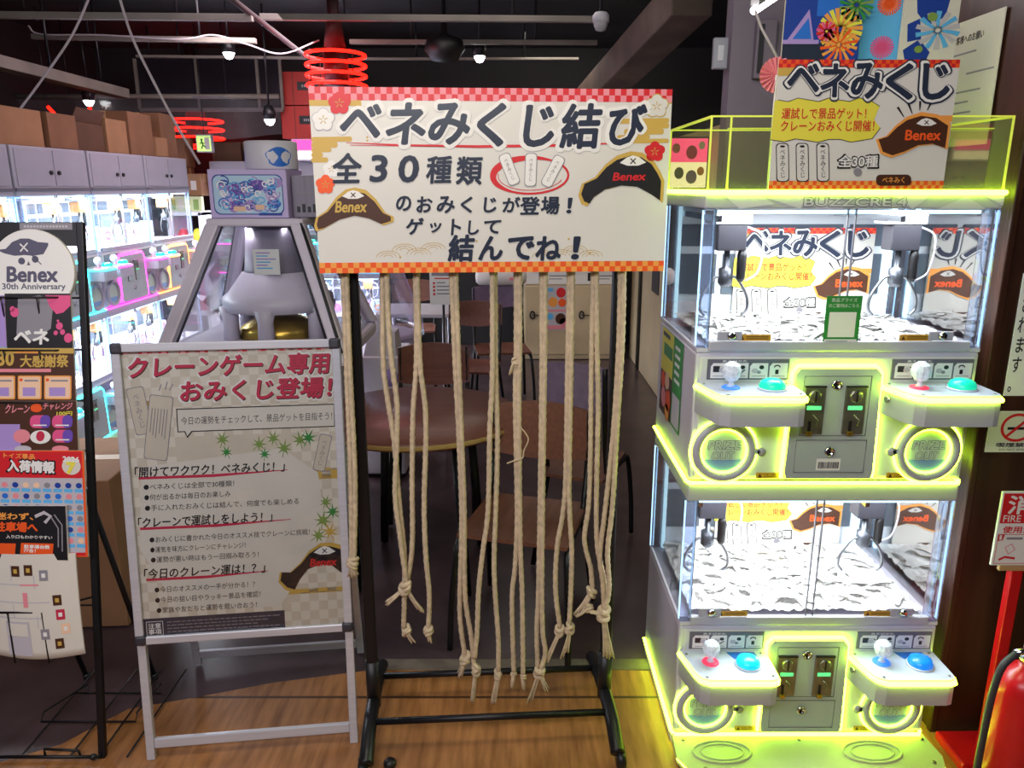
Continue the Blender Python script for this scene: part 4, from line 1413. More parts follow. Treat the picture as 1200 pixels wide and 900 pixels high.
def cyl_patch(m, a0, a1, z0, z1, mt, r=.0727, n=8):
    vs = []
    for i in range(n + 1):
        a = R(a0 + (a1 - a0) * i / n)
        vs += [(ex + r * math.sin(a), ey - r * math.cos(a), z0), (ex + r * math.sin(a), ey - r * math.cos(a), z1)]
    m.add(vs, [[2 * i, 2 * i + 2, 2 * i + 3, 2 * i + 1] for i in range(n)], mt, True)
cyl_patch(m, -12, 60, .06, .335, 'print_lightgrey')
cyl_patch(m, -8, 14, .08, .30, 'print_black', .0731, 4)
for z, c in ((.285, 'print_white'), (.245, 'print_yellow'), (.205, 'print_skyblue')):
    n = 16
    m.add([(ex + .0735 * math.sin(R(3 + 9 * math.cos(2 * PI * i / n))), ey - .0735 * math.cos(R(3 + 9 * math.cos(2 * PI * i / n))), z - .005 + .014 * math.sin(2 * PI * i / n)) for i in range(n)], [list(range(n))], c)
m.build('instruction_label', t)
# ================================================================== GARMENT RACK, SIGN BOARD, ROPES
YAW = R(3.6)
RC = Vector((-0.085, 2.09, 0))
RU = Vector((math.cos(YAW), math.sin(YAW), 0))
RN = Vector((math.sin(YAW), -math.cos(YAW), 0))     # towards the viewer
Zv = Vector((0, 0, 1))


def rk(x, y, z):
    """rack frame: x along the rails, y towards the viewer, z up"""
    return RC + RU * x + RN * y + Zv * z


t = thing('garment_rack', 'black wheeled garment rack carrying the wide sign board and the ropes', 'garment rack', RC)
XL, XR = -.345, .378
for s, X in ((-1, XL), (1, XR)):
    m = MB(RC)
    m.obox(rk(X - .016, -.016, .075), RU * .032, RN * .032, Zv * 1.565, 'black_metal', .004)
    pst = m.build('post', t)
    m = MB(RC); m.tube([rk(X, 0, .08), rk(X, 0, .24)], .0215, 'black_plastic', 14); m.build('collar', pst)
    m = MB(RC)
    path = smooth_path([rk(X, -.235, .062), rk(X, -.16, .085), rk(X, -.02, .10), rk(X, .11, .098), rk(X, .185, .075), rk(X, .225, .055)], 6)
    m.tube(path, .021, 'black_metal', 12); ft = m.build('foot_bar', t)
    for yy in (-.225, .215):
        m = MB(RC); c = rk(X + s * .012, yy, .028)
        m.lathe([(.012, -.014), (.026, -.012), (.028, 0), (.026, .012), (.012, .014)], c, 'black_plastic', 20, RU)
        m.tube([c + Zv * .005, c + Zv * .04], .011, 'black_plastic', 8); m.build('caster', ft)
for (yy, zz, nm) in ((-.13, .092, 'base_rail'), (.105, .102, 'base_rail')):
    m = MB(RC); m.tube([rk(XL, yy, zz), rk(XR, yy, zz)], .0105, 'black_metal', 12); m.build(nm, t)
m = MB(RC); m.tube([rk(XL - .04, 0, 1.635), rk(XR + .04, 0, 1.635)], .0155, 'black_metal', 14); m.build('hanging_rail', t)

# sign board
TL, TR_, BR_, BL_ = at(360, 98, 1.981), at(785, 108, 2.041), at(780, 320, 2.041), at(375, 318, 1.981)
zT, zB = (TL.z + TR_.z) / 2, (BL_.z + BR_.z) / 2
SW = ((TR_ - TL).length + (BR_ - BL_).length) / 2
cx_ = (TL.x + TR_.x + BR_.x + BL_.x) / 4
cS = Vector((cx_, 2.012, 0))
SO = cS - RU * (SW / 2) + Zv * zT
org = cS + Zv * zB
m = MB(org)
m.obox(SO - Zv * (zT - zB), RU * SW, RN * -.006, Zv * (zT - zB), 'print_white', .001)
o = m.build('sign_board')
tag(o, 'wide illustrated sign board hung on the black garment rack above the ropes', 'sign board')
# print
m = MB(org)
P = Print(m, [(360, 98), (785, 108), (780, 320), (375, 318)], SO, RU * SW, Zv * (zB - zT), RN, .0004)
P.uvrect(0, 0, 1, 1, 'print_cream')
P.checks(0, .068, 2, 62, 'print_red', 'print_pink', 2); P.checks(0.94, 1, 2, 62, 'print_orange', 'print_amber', 2)
P.uvrect(0, .068, .14, .098, 'print_gold', 2); P.uvrect(.95, .068, 1, .075, 'print_gold', 2)
# gold cloud bands
for (x0, y0, x1, y1) in ((364, 157, 412, 163), (364, 163, 395, 170), (364, 170, 388, 175), (364, 175, 378, 181), (364, 181, 384, 187)):
    P.rect(x0, y0, x1, y1, 'print_gold', 2, 2.5)
for (x0, y0, x1, y1) in ((725, 141, 782, 147), (737, 147, 782, 153), (730, 153, 776, 160), (722, 160, 760, 165), (738, 165, 782, 170)):
    P.rect(x0, y0, x1, y1, 'print_gold', 2, 2.5)
# faint waves along the lower edge
for (cx, cy) in ((475, 292), (492, 297), (509, 291), (660, 301), (676, 296), (694, 302), (640, 302), (456, 300)):
    for r in (11, 7.5, 4):
        P.stroke([(cx + r * 1.3 * math.cos(a * PI / 10), cy - r * .7 * math.sin(a * PI / 10)) for a in range(11)], .6, 'print_gold', 2)
for (x, y) in ((424, 127), (398, 147), (430, 162), (470, 300), (693, 298), (640, 160), (430, 158), (560, 282), (668, 281)):
    P.ell(x, y, 1.2, 1.2, 'print_gold', 2)
P.flower(397, 118, 13.5, 'print_red', None, 3); P.flower(378, 137, 13, 'print_white', 'print_lightgrey', 3)
P.flower(388, 195, 10, 'print_white', 'print_cream', 2); P.flower(381, 213, 11.5, 'print_orange', None, 3)
P.flower(767, 127, 13, 'print_cream', 'print_gold', 3); P.flower(766, 180, 12, 'print_red', None, 3)
# red underline
P.stroke([(405, 164), (470, 168), (560, 171), (650, 171), (742, 169)], [.6, 2.2, 3.2, 3.2, .8], 'print_red', 3); P.stroke([(410, 167), (500, 170), (560, 171.5)], .8, 'print_red', 3)


def chars(lst, mt, bold, layer, shear=.06, halo=None):
    for ch, a, b, c, d in lst:
        if halo:
            P.text(ch, a - 2, b - 2, c + 2, d + 2, halo, bold + .05, shear, layer)
        P.text(ch, a, b, c, d, mt, bold, shear, layer + 1)


chars([('ベ', 399, 121, 445, 158), ('ネ', 453, 120, 497, 166), ('み', 503, 121, 549, 167), ('く', 560, 122, 591, 170), ('じ', 614, 125, 647, 171), ('結', 656, 124, 703, 174), ('び', 714, 126, 755, 171)], 'print_navy', .035, 4, .1, 'print_white')
chars([('全', 390, 177, 423, 211), ('3', 434, 180, 453, 210), ('0', 468, 181, 490, 211), ('種', 500, 182, 529, 213), ('類', 535, 183, 565, 215)], 'print_navy', .028, 4)
chars([('の', 465, 228, 482, 245), ('お', 489, 229, 507, 247), ('み', 513, 229, 533, 248), ('く', 541, 230, 554, 248), ('じ', 568, 231, 582, 248), ('が', 590, 231, 610, 248), ('登', 611, 231, 633, 251), ('場', 635, 231, 656, 251), ('！', 665, 233, 671, 250)], 'print_navy', .03, 4)
chars([('ゲ', 477, 254, 497, 273), ('ッ', 505, 260, 518, 271), ('ト', 530, 256, 541, 274), ('し', 550, 258, 562, 274), ('て', 569, 258, 588, 273)], 'print_navy', .03, 4)
chars([('結', 527, 275, 557, 305), ('ん', 563, 277, 590, 304), ('で', 598, 278, 627, 304), ('ね', 630, 278, 658, 305), ('！', 672, 279, 681, 304)], 'print_navy', .035, 4)
# red brush ring with three slips
n = 40
P.stroke([(622 + 44 * math.cos(2 * PI * i / n), 206 + 21 * math.sin(2 * PI * i / n)) for i in range(n)], [2.5 + 5.5 * max(0, -math.cos(2 * PI * i / n - .5)) for i in range(n)], 'print_red', 3, True)
P.stroke([(622 + 38 * math.cos(2 * PI * i / n), 206 + 17 * math.sin(2 * PI * i / n)) for i in range(2, 22)], .8, 'print_red', 3)
for (cx, cy, an) in ((597, 198, R(-22)), (622, 199, R(1)), (648, 201, R(27))):
    c, s = math.cos(an), math.sin(an)
    for (hw, hh, mt, l) in ((7, 19.5, 'print_grey', 5), (6.2, 18.7, 'print_white', 6)):
        P.poly([(cx + x * c - y * s, cy + x * s + y * c) for x, y in rrect(-hw, -hh, hw, hh, 4)], mt, l)
    P.text('ベ\nネ\nみ\nく\nじ', cx - 2.2, cy - 13, cx + 2.2, cy + 13, 'print_grey', 0, 0, 7, .95, an)
# hat emblems with lettering
hat(P, [(368, 262), (370, 252), (382, 244), (394, 228), (405, 219), (416, 217), (429, 220), (441, 231), (452, 247), (462, 252), (462, 258), (450, 262), (434, 254), (416, 250), (397, 255), (378, 266), (370, 268)], 'print_gold', 'print_brown', 393, 233, 430, 246, 'print_gold', 4, (414, 226, 12))
hat(P, [(678, 230), (682, 216), (697, 209), (709, 194), (722, 184), (738, 179), (752, 181), (765, 190), (773, 203), (778, 214), (777, 240), (765, 231), (748, 221), (728, 219), (708, 224), (694, 234), (689, 243), (682, 240)], 'print_gold', 'print_black', 718, 204, 756, 213, 'print_red', 4, (741, 191, 14))
m.build('printed_artwork', o, flat_normals=False)

# ropes: every one is a doubled cord looped over the rail
def rpt(px, py, dy=.036):
    return at_plane(px, py, RC + RN * dy, RN)


def strand(mb, pts, dy, r=.0074, top=True):
    P_ = [rpt(x, y, dy) for x, y in pts]
    if top:
        p0 = P_[0]
        q = rk((p0 - RC).dot(RU), 0, 0)
        P_ = [q + RN * .012 + Zv * 1.660, q + RN * .030 + Zv * 1.635] + P_
    S = smooth_path(P_, 7)
    out = [S[0]]
    for p in S[1:]:
        while (p - out[-1]).length > .012:
            out.append(out[-1] + (p - out[-1]).normalized() * .010)
        if (p - out[-1]).length > .004:
            out.append(p)
    mb.tube(out, r, 'cotton_rope', 9, lobes=3, twist=130, amp=.14)


def knot(root, org, px, py, dy, s=1.0, tails=(), seed=1):
    rng = random.Random(seed)
    c = rpt(px, py, dy)
    m = MB(org)
    for k in range(4):
        nrm = Vector((rng.uniform(-.6, .6), rng.uniform(-.6, .6), rng.uniform(.3, 1)))
        m.ring(c + Vector((rng.uniform(-.003, .003), rng.uniform(-.003, .003), (k - 1.5) * .006 * s)), .0105 * s, .0068 * s, 'cotton_rope', nrm, 16, 7)
    m.ball(c, .011 * s, 'cotton_rope', 10)
    m.build('knot', root)
    for (tx, ty) in tails:
        e = rpt(tx, ty, dy)
        m = MB(org)
        d = e - c
        for k in range(9):
            off = Vector((rng.uniform(-1, 1), rng.uniform(-1, 1), rng.uniform(-.5, .5)))
            m.tube(smooth_path([c + d * .05 + off * .004, c + d * .5 + off * .006 + Vector((0, -.004, 0)), e + off * .0095 * s], 4), .0033, 'cotton_rope', 5, rr=[.0038 - .0018 * i / 8 for i in range(9)])
        m.build('frayed_end', root)


ROPES = [
    ('beige rope hanging outermost beside the poster stand, left of the black post',
     [([(402, 322), (406, 430), (411, 560), (412, 654)], .034), ([(406, 322), (410, 430), (416, 560), (415, 654)], .040)], [(413, 660, .037, 1.1, [(411, 676), (416, 674)])]),
    ('beige rope just inside the post near the poster stand, its two cords crossing halfway',
     [([(448, 320), (449, 423), (454, 466), (462, 519), (468, 590), (474, 650), (474, 694), (473, 735)], .034), ([(453, 320), (457, 407), (465, 471), (465, 519), (463, 580), (469, 630), (476, 682)], .046)],
     [(475, 688, .046, 1.15, [(454, 706), (493, 716)]), (476, 739, .034, .9, [(484, 752)])]),
    ('beige rope with two well separated cords over the table, one tied to its crossing neighbour',
     [([(487, 320), (488, 423), (484, 484), (483, 561), (483, 640), (477, 682)], .032), ([(489, 320), (492, 423), (498, 475), (499, 516), (497, 590), (499, 651), (503, 697), (502, 735)], .036)],
     [(502, 739, .036, .9, [(505, 752)])]),
    ('thick beige rope, fourth from the poster stand, its cords running together to a knot',
     [([(529, 320), (534, 439), (538, 516), (541, 597), (540, 660), (539, 722), (545, 770)], .034), ([(534, 320), (538, 439), (541, 516), (544, 597), (545, 697), (552, 745), (556, 785)], .040)],
     [(545, 772, .034, 1.05, [(538, 792)]), (557, 784, .040, 1.0, [(553, 822)])]),
    ('beige rope below the white bolster, one cord bowing sideways to the next low knot',
     [([(577, 320), (577, 439), (574, 503), (572, 597), (566, 645), (561, 690), (559, 740), (556, 772)], .046), ([(580, 320), (581, 439), (583, 516), (581, 597), (579, 669), (584, 750), (584, 786)], .034)],
     [(584, 790, .034, .75, [(578, 824)])]),
    ('middle beige rope with a small loose tuft high up and a stray thread',
     [([(605, 320), (605, 407), (604, 471), (606, 597), (604, 660), (600, 704), (602, 786)], .034), ([(609, 320), (609, 407), (608, 471), (609, 597), (610, 650), (612, 704), (613, 790)], .038)],
     [(603, 424, .036, .62, [(599, 438)]), (602, 790, .034, .55, [(600, 806)]), (613, 793, .038, .55, [(615, 808)])]),
    ('straight taut beige rope in front of the cream counter doors',
     [([(635, 320), (635, 440), (633, 579), (631, 690), (629, 740), (630, 782)], .034), ([(639, 320), (638, 440), (636, 579), (635, 690), (636, 740), (639, 765), (634, 784)], .040)],
     [(632, 787, .037, 1.05, [(621, 822), (640, 808)])]),
    ('beige rope in front of the lilac chair back, frayed end pulled toward another knot',
     [([(667, 320), (665, 440), (662, 579), (653, 640), (651, 690), (656, 735)], .034), ([(671, 320), (669, 440), (667, 579), (670, 644), (669, 690), (667, 732)], .040)],
     [(656, 739, .034, .95, [(640, 774)]), (668, 736, .040, .95, [(657, 770), (664, 762)])]),
    ('beige rope with two parallel cords just inside the rack post nearest the crane machine',
     [([(695, 320), (693, 439), (692, 530), (690, 590), (685, 633), (692, 665), (694, 690)], .034), ([(699, 320), (700, 420), (701, 480), (699, 579), (700, 640), (708, 680), (708, 712)], .040)],
     [(693, 694, .034, .95, [(676, 720), (681, 716)]), (690, 712, .040, .8, [(676, 722)])]),
    ('beige rope across the post near the crane machine, ending in a heavy frayed tassel',
     [([(727, 320), (725, 407), (719, 503), (710, 590), (703, 651), (706, 680), (708, 712)], .048), ([(731, 320), (729, 407), (723, 503), (718, 590), (712, 645), (714, 690), (708, 716)], .056)],
     [(707, 719, .052, 1.25, [(715, 770), (711, 768), (690, 716)])]),
]
for i, (lb, sts, kn) in enumerate(ROPES):
    org = rk((rpt(sts[0][0][0][0], 400) - RC).dot(RU), .036, 1.635)
    m = MB(org)
    for pts, dy in sts:
        strand(m, pts, dy)
    o = m.build('hanging_rope', None, flat_normals=False)
    tag(o, lb, 'rope', 'ropes hanging from the garment rack')
    for k, (px, py, dy, s, tails) in enumerate(kn):
        knot(o, org, px, py, dy, s, tails, i * 7 + k)
    if i == 5:
        m = MB(org); m.tube(smooth_path([rpt(x, y, .05) for x, y in ((609, 500), (616, 508), (619, 516), (614, 528), (612, 537), (602, 540), (594, 543))], 5), .002, 'cotton_rope', 5); m.build('stray_thread', o)

mat('print_beige_light', '#ddd6c6', .45)
# ================================================================== A-FRAME POSTER STAND
yw = R(7.0); ln = R(6.6)
AU = Vector((math.cos(yw), math.sin(yw), 0))
AB = Vector((-math.sin(yw), math.cos(yw), 0))                # level, away from the viewer
AS = AB * math.sin(ln) + Zv * math.cos(ln)
AN = AU.cross(AS)
A0 = (fl(156, 894) + fl(409, 871)) / 2
A0.z = 0
AW = (fl(409, 871) - fl(156, 894)).length
ALEN = 1.245


def ap(u, s, n=0.0):
    return A0 + AU * u + AS * s + AN * n


def on_a(px, py):
    q = at_plane(px, py, A0, AN) - A0
    return q.dot(AU), q.dot(AS)


s_top = (on_a(141, 401)[1] + on_a(401, 398)[1]) / 2
s_bot = (on_a(149, 755)[1] + on_a(411, 739)[1]) / 2
uL = (on_a(141, 401)[0] + on_a(149, 755)[0]) / 2
uR = (on_a(401, 398)[0] + on_a(411, 739)[0]) / 2
print('stand', s_top, s_bot, uL, uR, AW)
t = thing('poster_stand', 'silver aluminium A-frame stand holding the beige poster, beside the garment rack', 'poster stand', A0)
fw_ = .024
for (u0, u1) in ((uL, uL + fw_), (uR - fw_, uR)):
    m = MB(A0); m.obox(ap(u0, 0, -.022), AU * fw_, AS * s_top, AN * .022, 'aluminium', .003); m.build('upright', t)
for (s0, nm) in ((s_top - fw_, 'snap_rail'), (s_bot, 'snap_rail')):
    m = MB(A0); m.obox(ap(uL, s0, 0.0), AU * (uR - uL), AS * fw_, AN * .010, 'aluminium', .003); m.build(nm, t)
for u0 in (uL, uR - fw_):
    m = MB(A0); m.obox(ap(u0, s_bot, .0), AU * fw_, AS * (s_top - s_bot), AN * .0095, 'aluminium', .003); m.build('snap_rail', t)
m = MB(A0); m.obox(ap(uL + fw_, .035, -.018), AU * (uR - uL - 2 * fw_), AS * .03, AN * .015, 'aluminium', .003); m.build('cross_bar', t)
for (u, s, sg) in ((uL, s_top, 1), (uR, s_top, 1), (uL, s_bot, -1), (uR, s_bot, -1)):
    m = MB(A0); du = .03 if u == uL else -.03
    m.obox(ap(min(u, u + du) - .002, s - .03 if sg > 0 else s - .002, -.002), AU * .034, AS * .032, AN * .016, 'dark_grey', .008); m.build('corner_cap', t)
# rear leg frame
B0 = A0 + AB * .47
hinge = ap(0, s_top - .05, -.03)
RS = (hinge - (B0)); RL = RS.length; RS = RS.normalized()
for u0 in (uL + .012, uR - .036):
    m = MB(A0); m.obox(B0 + AU * u0, AU * .024, RS * (RL * .98), AB * .018, 'aluminium', .003); m.build('rear_leg', t)
m = MB(A0); m.obox(B0 + AU * (uL + .036) + RS * .03, AU * (uR - uL - .072), RS * .035, AB * .015, 'aluminium', .003); m.build('rear_cross_bar', t)
for u0 in (uL + .02, uR - .03):
    m = MB(A0); m.obox(ap(u0, s_top - .06, -.05), AU * .012, AS * .05, AN * .03, 'dark_grey', .002); m.build('hinge', t)
# backing panel, poster, film
m = MB(A0); m.obox(ap(uL + .01, s_bot + .008, -.014), AU * (uR - uL - .02), AS * (s_top - s_bot - .016), AN * .010, 'white_plastic', .001); m.build('backing_panel', t)
m = MB(A0)
u0, u1, sa, sb = uL + .016, uR - .016, s_bot + .012, s_top - .012
m.obox(ap(u0, sa, -.004), AU * (u1 - u0), AS * (sb - sa), AN * .0012, 'print_beige')
P = Print(m, [(150, 410), (396, 410), (402, 750), (156, 750)], ap(u0, sb, -.0026), AU * (u1 - u0), AS * (sa - sb), AN, .0002)
P.uvrect(0, 0, 1, 1, 'print_beige')
for i in range(30):
    for j in range(22):
        if (i + j) % 2 and (i < 9 or i > 26 or j < 5 or j > 16):
            P.uvrect(j / 22, i / 30, (j + 1) / 22, (i + 1) / 30, 'print_beige_light', 2)
P.checks(0, .022, 2, 46, 'print_red', 'print_pink', 2)
for (x0, y0, x1, y1) in ((160, 470, 196, 476), (160, 476, 182, 483), (350, 555, 398, 562), (368, 562, 398, 568), (330, 700, 398, 706)):
    P.rect(x0, y0, x1, y1, 'print_gold', 2, 2.5)
P.poly([(168, 545), (330, 530), (372, 560), (380, 640), (320, 720), (200, 715), (160, 640)], 'print_paper', 2.6)
for (bd, a, b, c, d) in (('クレーンゲーム専用', 161, 421, 390, 444), ('おみくじ登場！', 217, 449, 392, 472)):
    P.text(bd, a - 1.5, b - 1.5, c + 1.5, d + 2, 'print_white', .06, .12, 4); P.text(bd, a + .8, b + 1, c + 1, d + 1.2, 'print_brown', .03, .12, 5); P.text(bd, a, b, c, d, 'print_crimson', .03, .12, 6)
P.poly([(211, 480), (394, 480), (394, 507), (228, 507), (222, 514), (219, 507), (211, 507)], 'print_black', 3); P.poly([(212.2, 481.2), (393, 481.2), (393, 505.8), (227, 505.8), (222, 511.5), (220, 505.8), (212.2, 505.8)], 'print_paper', 4)
P.text('今日の運勢をチェックして、景品ゲットを目指そう！', 216, 489.5, 391, 498.5, 'print_black', .0, .05, 5)


def slip(cx, cy, w_, h_, an, lay=3):
    c, s = math.cos(an), math.sin(an)
    for (e, mt, l) in ((0, 'print_grey', lay), (.9, 'print_beige', lay + 1)):
        P.poly([(cx + x * c - y * s, cy + x * s + y * c) for x, y in rrect(-w_ / 2 + e, -h_ / 2 + e, w_ / 2 - e, h_ / 2 - e, 3)], mt, l)
    return c, s


slip(170, 481, 20, 54, R(-9)); P.text('ベ\nネ\nみ\nく\nじ', 166, 462, 173, 500, 'print_grey', 0, 0, 6, .95, R(-9))
c, s = slip(190, 501, 27, 74, R(9), 5)
for k in range(6):
    x = -9 + 3.4 * k
    P.stroke([(190 + x * c + 22 * s, 501 + x * s - 22 * c), (190 + x * c - (6 + 3 * (k % 3)) * s, 501 + x * s + (6 + 3 * (k % 3)) * c)], 1.0, 'print_grey', 8)
slip(378, 537, 15, 44, R(14)); P.text('ベ\nネ\nみ\nく\nじ', 375, 522, 381, 552, 'print_grey', 0, 0, 6, .95, R(14))
for (a, b) in (((196, 452), (193, 459)), ((203, 449), (200, 458)), ((209, 452), (205, 459))):
    P.stroke([a, b], 1.2, 'print_grey', 3)


def maple(cx, cy, r, mt, an=0.0, lay=4):
    pts = []
    for k in range(7):
        a = an - PI / 2 + (k - 3) * R(46)
        q = r * (1, .95, .8)[min(2, abs(k - 3))] if k != 3 else r
        pts.append((cx + r * .28 * math.cos(a - R(23)), cy + r * .28 * math.sin(a - R(23))))
        pts.append((cx + q * math.cos(a), cy + q * math.sin(a)))
    pts.append((cx + r * .28 * math.cos(an + PI / 2 - R(15)), cy + r * .28 * math.sin(an + PI / 2 - R(15))))
    P.poly(pts, mt, lay)
    P.stroke([(cx, cy), (cx + .9 * r * math.cos(an + PI / 2), cy + .9 * r * math.sin(an + PI / 2))], r * .08, mt, lay)


for (x, y, r, mt, an) in ((262, 517, 11, 'print_leaf', .3), (266, 532, 9, 'print_green', -.4), (304, 524, 11, 'print_leaf', .8), (310, 536, 9, 'print_green', .1), (321, 518, 11, 'print_leaf', -.5), (333, 530, 12, 'print_leaf', .2), (352, 521, 12, 'print_leaf', -.2), (362, 519, 12, 'print_green', .5), (376, 618, 14, 'print_leaf', .2), (384, 632, 13, 'print_gold', -.4), (370, 636, 12, 'print_leaf', 1.0), (388, 608, 11, 'print_green', -.8), (380, 596, 10, 'print_leaf', .4)):
    maple(x, y, r, mt, an)
for (bd, a, b, c, d, ux0, ux1) in (('「開けてワクワク！ベネみくじ！」', 160, 545, 333, 557, 164, 336), ('「クレーンで運試しをしよう！」', 160, 604, 316, 616, 162, 338), ('「今日のクレーン運は！？」', 163, 665, 305, 677, 165, 308)):
    P.stroke([(ux0, d + 1), ((ux0 + ux1) / 2, d + 1.5), (ux1, d - 1.5)], [3, 3.4, .8], 'print_crimson', 3)
    P.text(bd, a, b, c, d, 'print_black', .022, .1, 5)
for (bd, a, b, c) in (('●ベネみくじは全部で30種類！', 169, 565, 273), ('●何が出るかは毎日のお楽しみ', 169, 577, 268), ('●手に入れたおみくじは結んで、何度でも楽しめる', 169, 589.5, 348),
                      ('●おみくじに書かれた今日のオススメ技でクレーンに挑戦！', 172, 627, 360), ('●運気を味方にクレーンにチャレンジ！', 172, 639, 283), ('●運勢が悪い時はもう一回掴み取ろう！', 172, 651, 298),
                      ('●今日のオススメの一手が分かる！？', 174, 687, 292), ('●今日の狙い目やラッキー景品を確認！', 174, 699.5, 298), ('●家族や友だちと運勢を競い合おう！', 175, 712, 293)):
    P.text(bd, a, b, c, b + 7.2, 'print_black', .005, .05, 4)
P.rect(156, 725, 326, 750, 'print_navy', 3)
P.stroke([(162, 729), (181, 729), (181, 746), (162, 746)], .8, 'print_white', 4, True); P.text('注意\n事項', 164, 731, 179, 744.5, 'print_white', .02, 0, 4)
for k in range(5):
    x = 186
    while x < 316 - 12 * (k % 3):
        wd = random.uniform(3, 9); P.stroke([(x, 730.5 + 4 * k), (x + wd, 730.5 + 4 * k)], 1.1, 'print_grey', 4); x += wd + 1.4
hat(P, [(320, 690), (322, 678), (334, 679), (347, 668), (358, 654), (372, 645), (386, 645), (400, 650), (400, 684), (388, 673), (372, 670), (356, 676), (345, 690), (338, 704), (328, 700)], 'print_gold', 'print_black', 359, 664, 391, 673, 'print_red', 5, (377, 655, 12))
pst = m.build('poster', t, flat_normals=False)
m = MB(A0)
nn, mm = 24, 32
vs = []
rng = random.Random(11)
for j in range(mm + 1):
    for i in range(nn + 1):
        vs.append(ap(u0 + (u1 - u0) * i / nn, sa + (sb - sa) * j / mm, .0022 + .0012 * math.sin(i * .9 + j * .5) + rng.uniform(0, .0006)))
m.add(vs, [[j * (nn + 1) + i, j * (nn + 1) + i + 1, (j + 1) * (nn + 1) + i + 1, (j + 1) * (nn + 1) + i] for j in range(mm) for i in range(nn)], 'clear_film', True)
m.build('cover_film', t, flat_normals=False)

# ================================================================== BROCHURE RACK
bl = R(10.2)
BS = Vector((0, math.sin(bl), math.cos(bl)))
BN = Vector((0, -math.cos(bl), math.sin(bl)))
bx1 = at_plane(104, 885, (0, 1.93, 0), BN).x
xr = (at_plane(104, 885, (0, 1.93, 0), BN).x + at_plane(108, 262, (0, 1.93, 0), BN).x) / 2
xl = xr - .335
K0 = Vector(((xl + xr) / 2, 1.93, 0))


def bp(x, s, n=0.0):
    return Vector((x, 1.93, 0)) + BS * s + BN * n


def on_b(px, py, n=0.0):
    q = at_plane(px, py, bp(0, 0, n), BN) - bp(0, 0, n)
    return q.x, q.dot(BS)


S_top = on_b(108, 260)[1]
print('brochure rack', xr, S_top)
t = thing('brochure_rack', 'black wire brochure rack with a round sign on top, beside the poster stand', 'brochure rack', K0)
for x in (xl, xr):
    m = MB(K0); m.obox(bp(x - .010, -.0, -.018), Vector((.020, 0, 0)), BS * S_top, BN * .018, 'black_metal', .003); m.build('post', t)
m = MB(K0); hp = on_b(60, 288)[1]; m.obox(bp(xl + .01, hp, -.010), Vector((xr - xl - .02, 0, 0)), BS * (S_top - hp), BN * .006, 'black_plastic', .001); hd_ = m.build('header_panel', t)
m = MB(K0); a, b = on_b(22, 261), on_b(84, 269); m.obox(bp(a[0], b[1], -.004), Vector((b[0] - a[0], 0, 0)), BS * (a[1] - b[1]), BN * .0012, 'print_grey')
for i in range(14):
    x = a[0] + .012 + i * .009
    m.obox(bp(x, b[1] + .006, -.0027), Vector((.006, 0, 0)), BS * .006, BN * .0003, 'print_lightgrey')
m.build('name_strip', hd_)
# cross wires, pocket wires
for k, y in enumerate((349, 410, 470, 529, 590, 648, 711)):
    s = on_b(108, y)[1]
    m = MB(K0); m.tube([bp(xl, s, -.012), bp(xr, s, -.012)], .003, 'black_metal', 6)
    for x in (xl + .03, xl + .13, xl + .23):
        m.tube([bp(x, s, -.012), bp(x, s - .055, .028), bp(x, s, .04)], .0022, 'black_metal', 6)
    m.tube([bp(xl + .01, s + .0, .03), bp(xl + .02, s, .041), bp(xr - .06, s, .041), bp(xr - .05, s, .03)], .0024, 'black_metal', 6)
    m.build('wire_pocket', t)
# bottom front wire basket around the map leaflet
m = MB(K0)
s1, s0 = on_b(60, 716, .05)[1], on_b(60, 775, .05)[1]
for x in (on_b(12, 716, .05)[0], on_b(52, 716, .05)[0]):
    m.tube([bp(x, s1, .062), bp(x + .012, s0, .058), bp(x + .012, s0 - .004, -.01)], .0028, 'black_metal', 6)
m.tube([bp(xl + .03, s1, .062), bp(on_b(52, 716)[0] + .004, s1, .062), bp(xr - .01, s1 + .02, -.01)], .0032, 'black_metal', 6)
m.build('wire_basket', t)
# base: front bar, floor wires, tray, rear legs
m = MB(K0)
m.tube([(xl, 1.925, .012), (xr, 1.925, .012)], .005, 'black_metal', 8)
for x in (xl + .02, xr - .02):
    m.ball((x, 1.925, .012), .010, 'black_plastic', 10)
for k in range(4):
    x = xl + .16 + .085 * k if k else xl + .1
    m.tube([(x, 1.925, .012), (x - .0, 2.35, .012)], .003, 'black_metal', 6)
m.tube([(xl + .10, 2.22, .012), (xr + .05, 2.22, .012)], .003, 'black_metal', 6)
m.build('base_wires', t)
m = MB(K0)
ty0, ty1, tz = 2.05, 2.19, .035
m.tube([(xl + .16, ty1, tz + .03), (xl + .165, ty1, tz), (xr + .06, ty1, tz)], .003, 'black_metal', 6)
m.tube([(xl + .16, ty1, tz + .03), (xl + .09, ty0 + .02, tz + .02), (xl + .09, ty0, tz), (xr + .05, ty0, tz), (xr + .055, ty0 + .005, tz + .03), (xr + .07, ty1, tz + .035)], .0032, 'black_metal', 6)
m.tube([(xl + .17, 1.93, .012), (xl + .17, 1.93, .035), (xl + .27, 1.93, .03), (xl + .275, 1.93, .012)], .004, 'black_metal', 6)
m.build('wire_tray', t)
for x in (xl + .08, xr - .02):
    m = MB(K0); m.tube([bp(x, .80, -.02), Vector((x + .005, 2.315, .012))], .0085, 'black_metal', 8); m.lathe([(.011, .0), (.012, .02)], (x + .005, 2.316, 0), 'black_plastic', 10); m.build('rear_leg', t)
m = MB(K0); m.obox(bp(xr - .05, .76, -.045), Vector((.045, 0, 0)), BS * .05, BN * .03, 'black_plastic', .004); m.build('hinge_bracket', t)


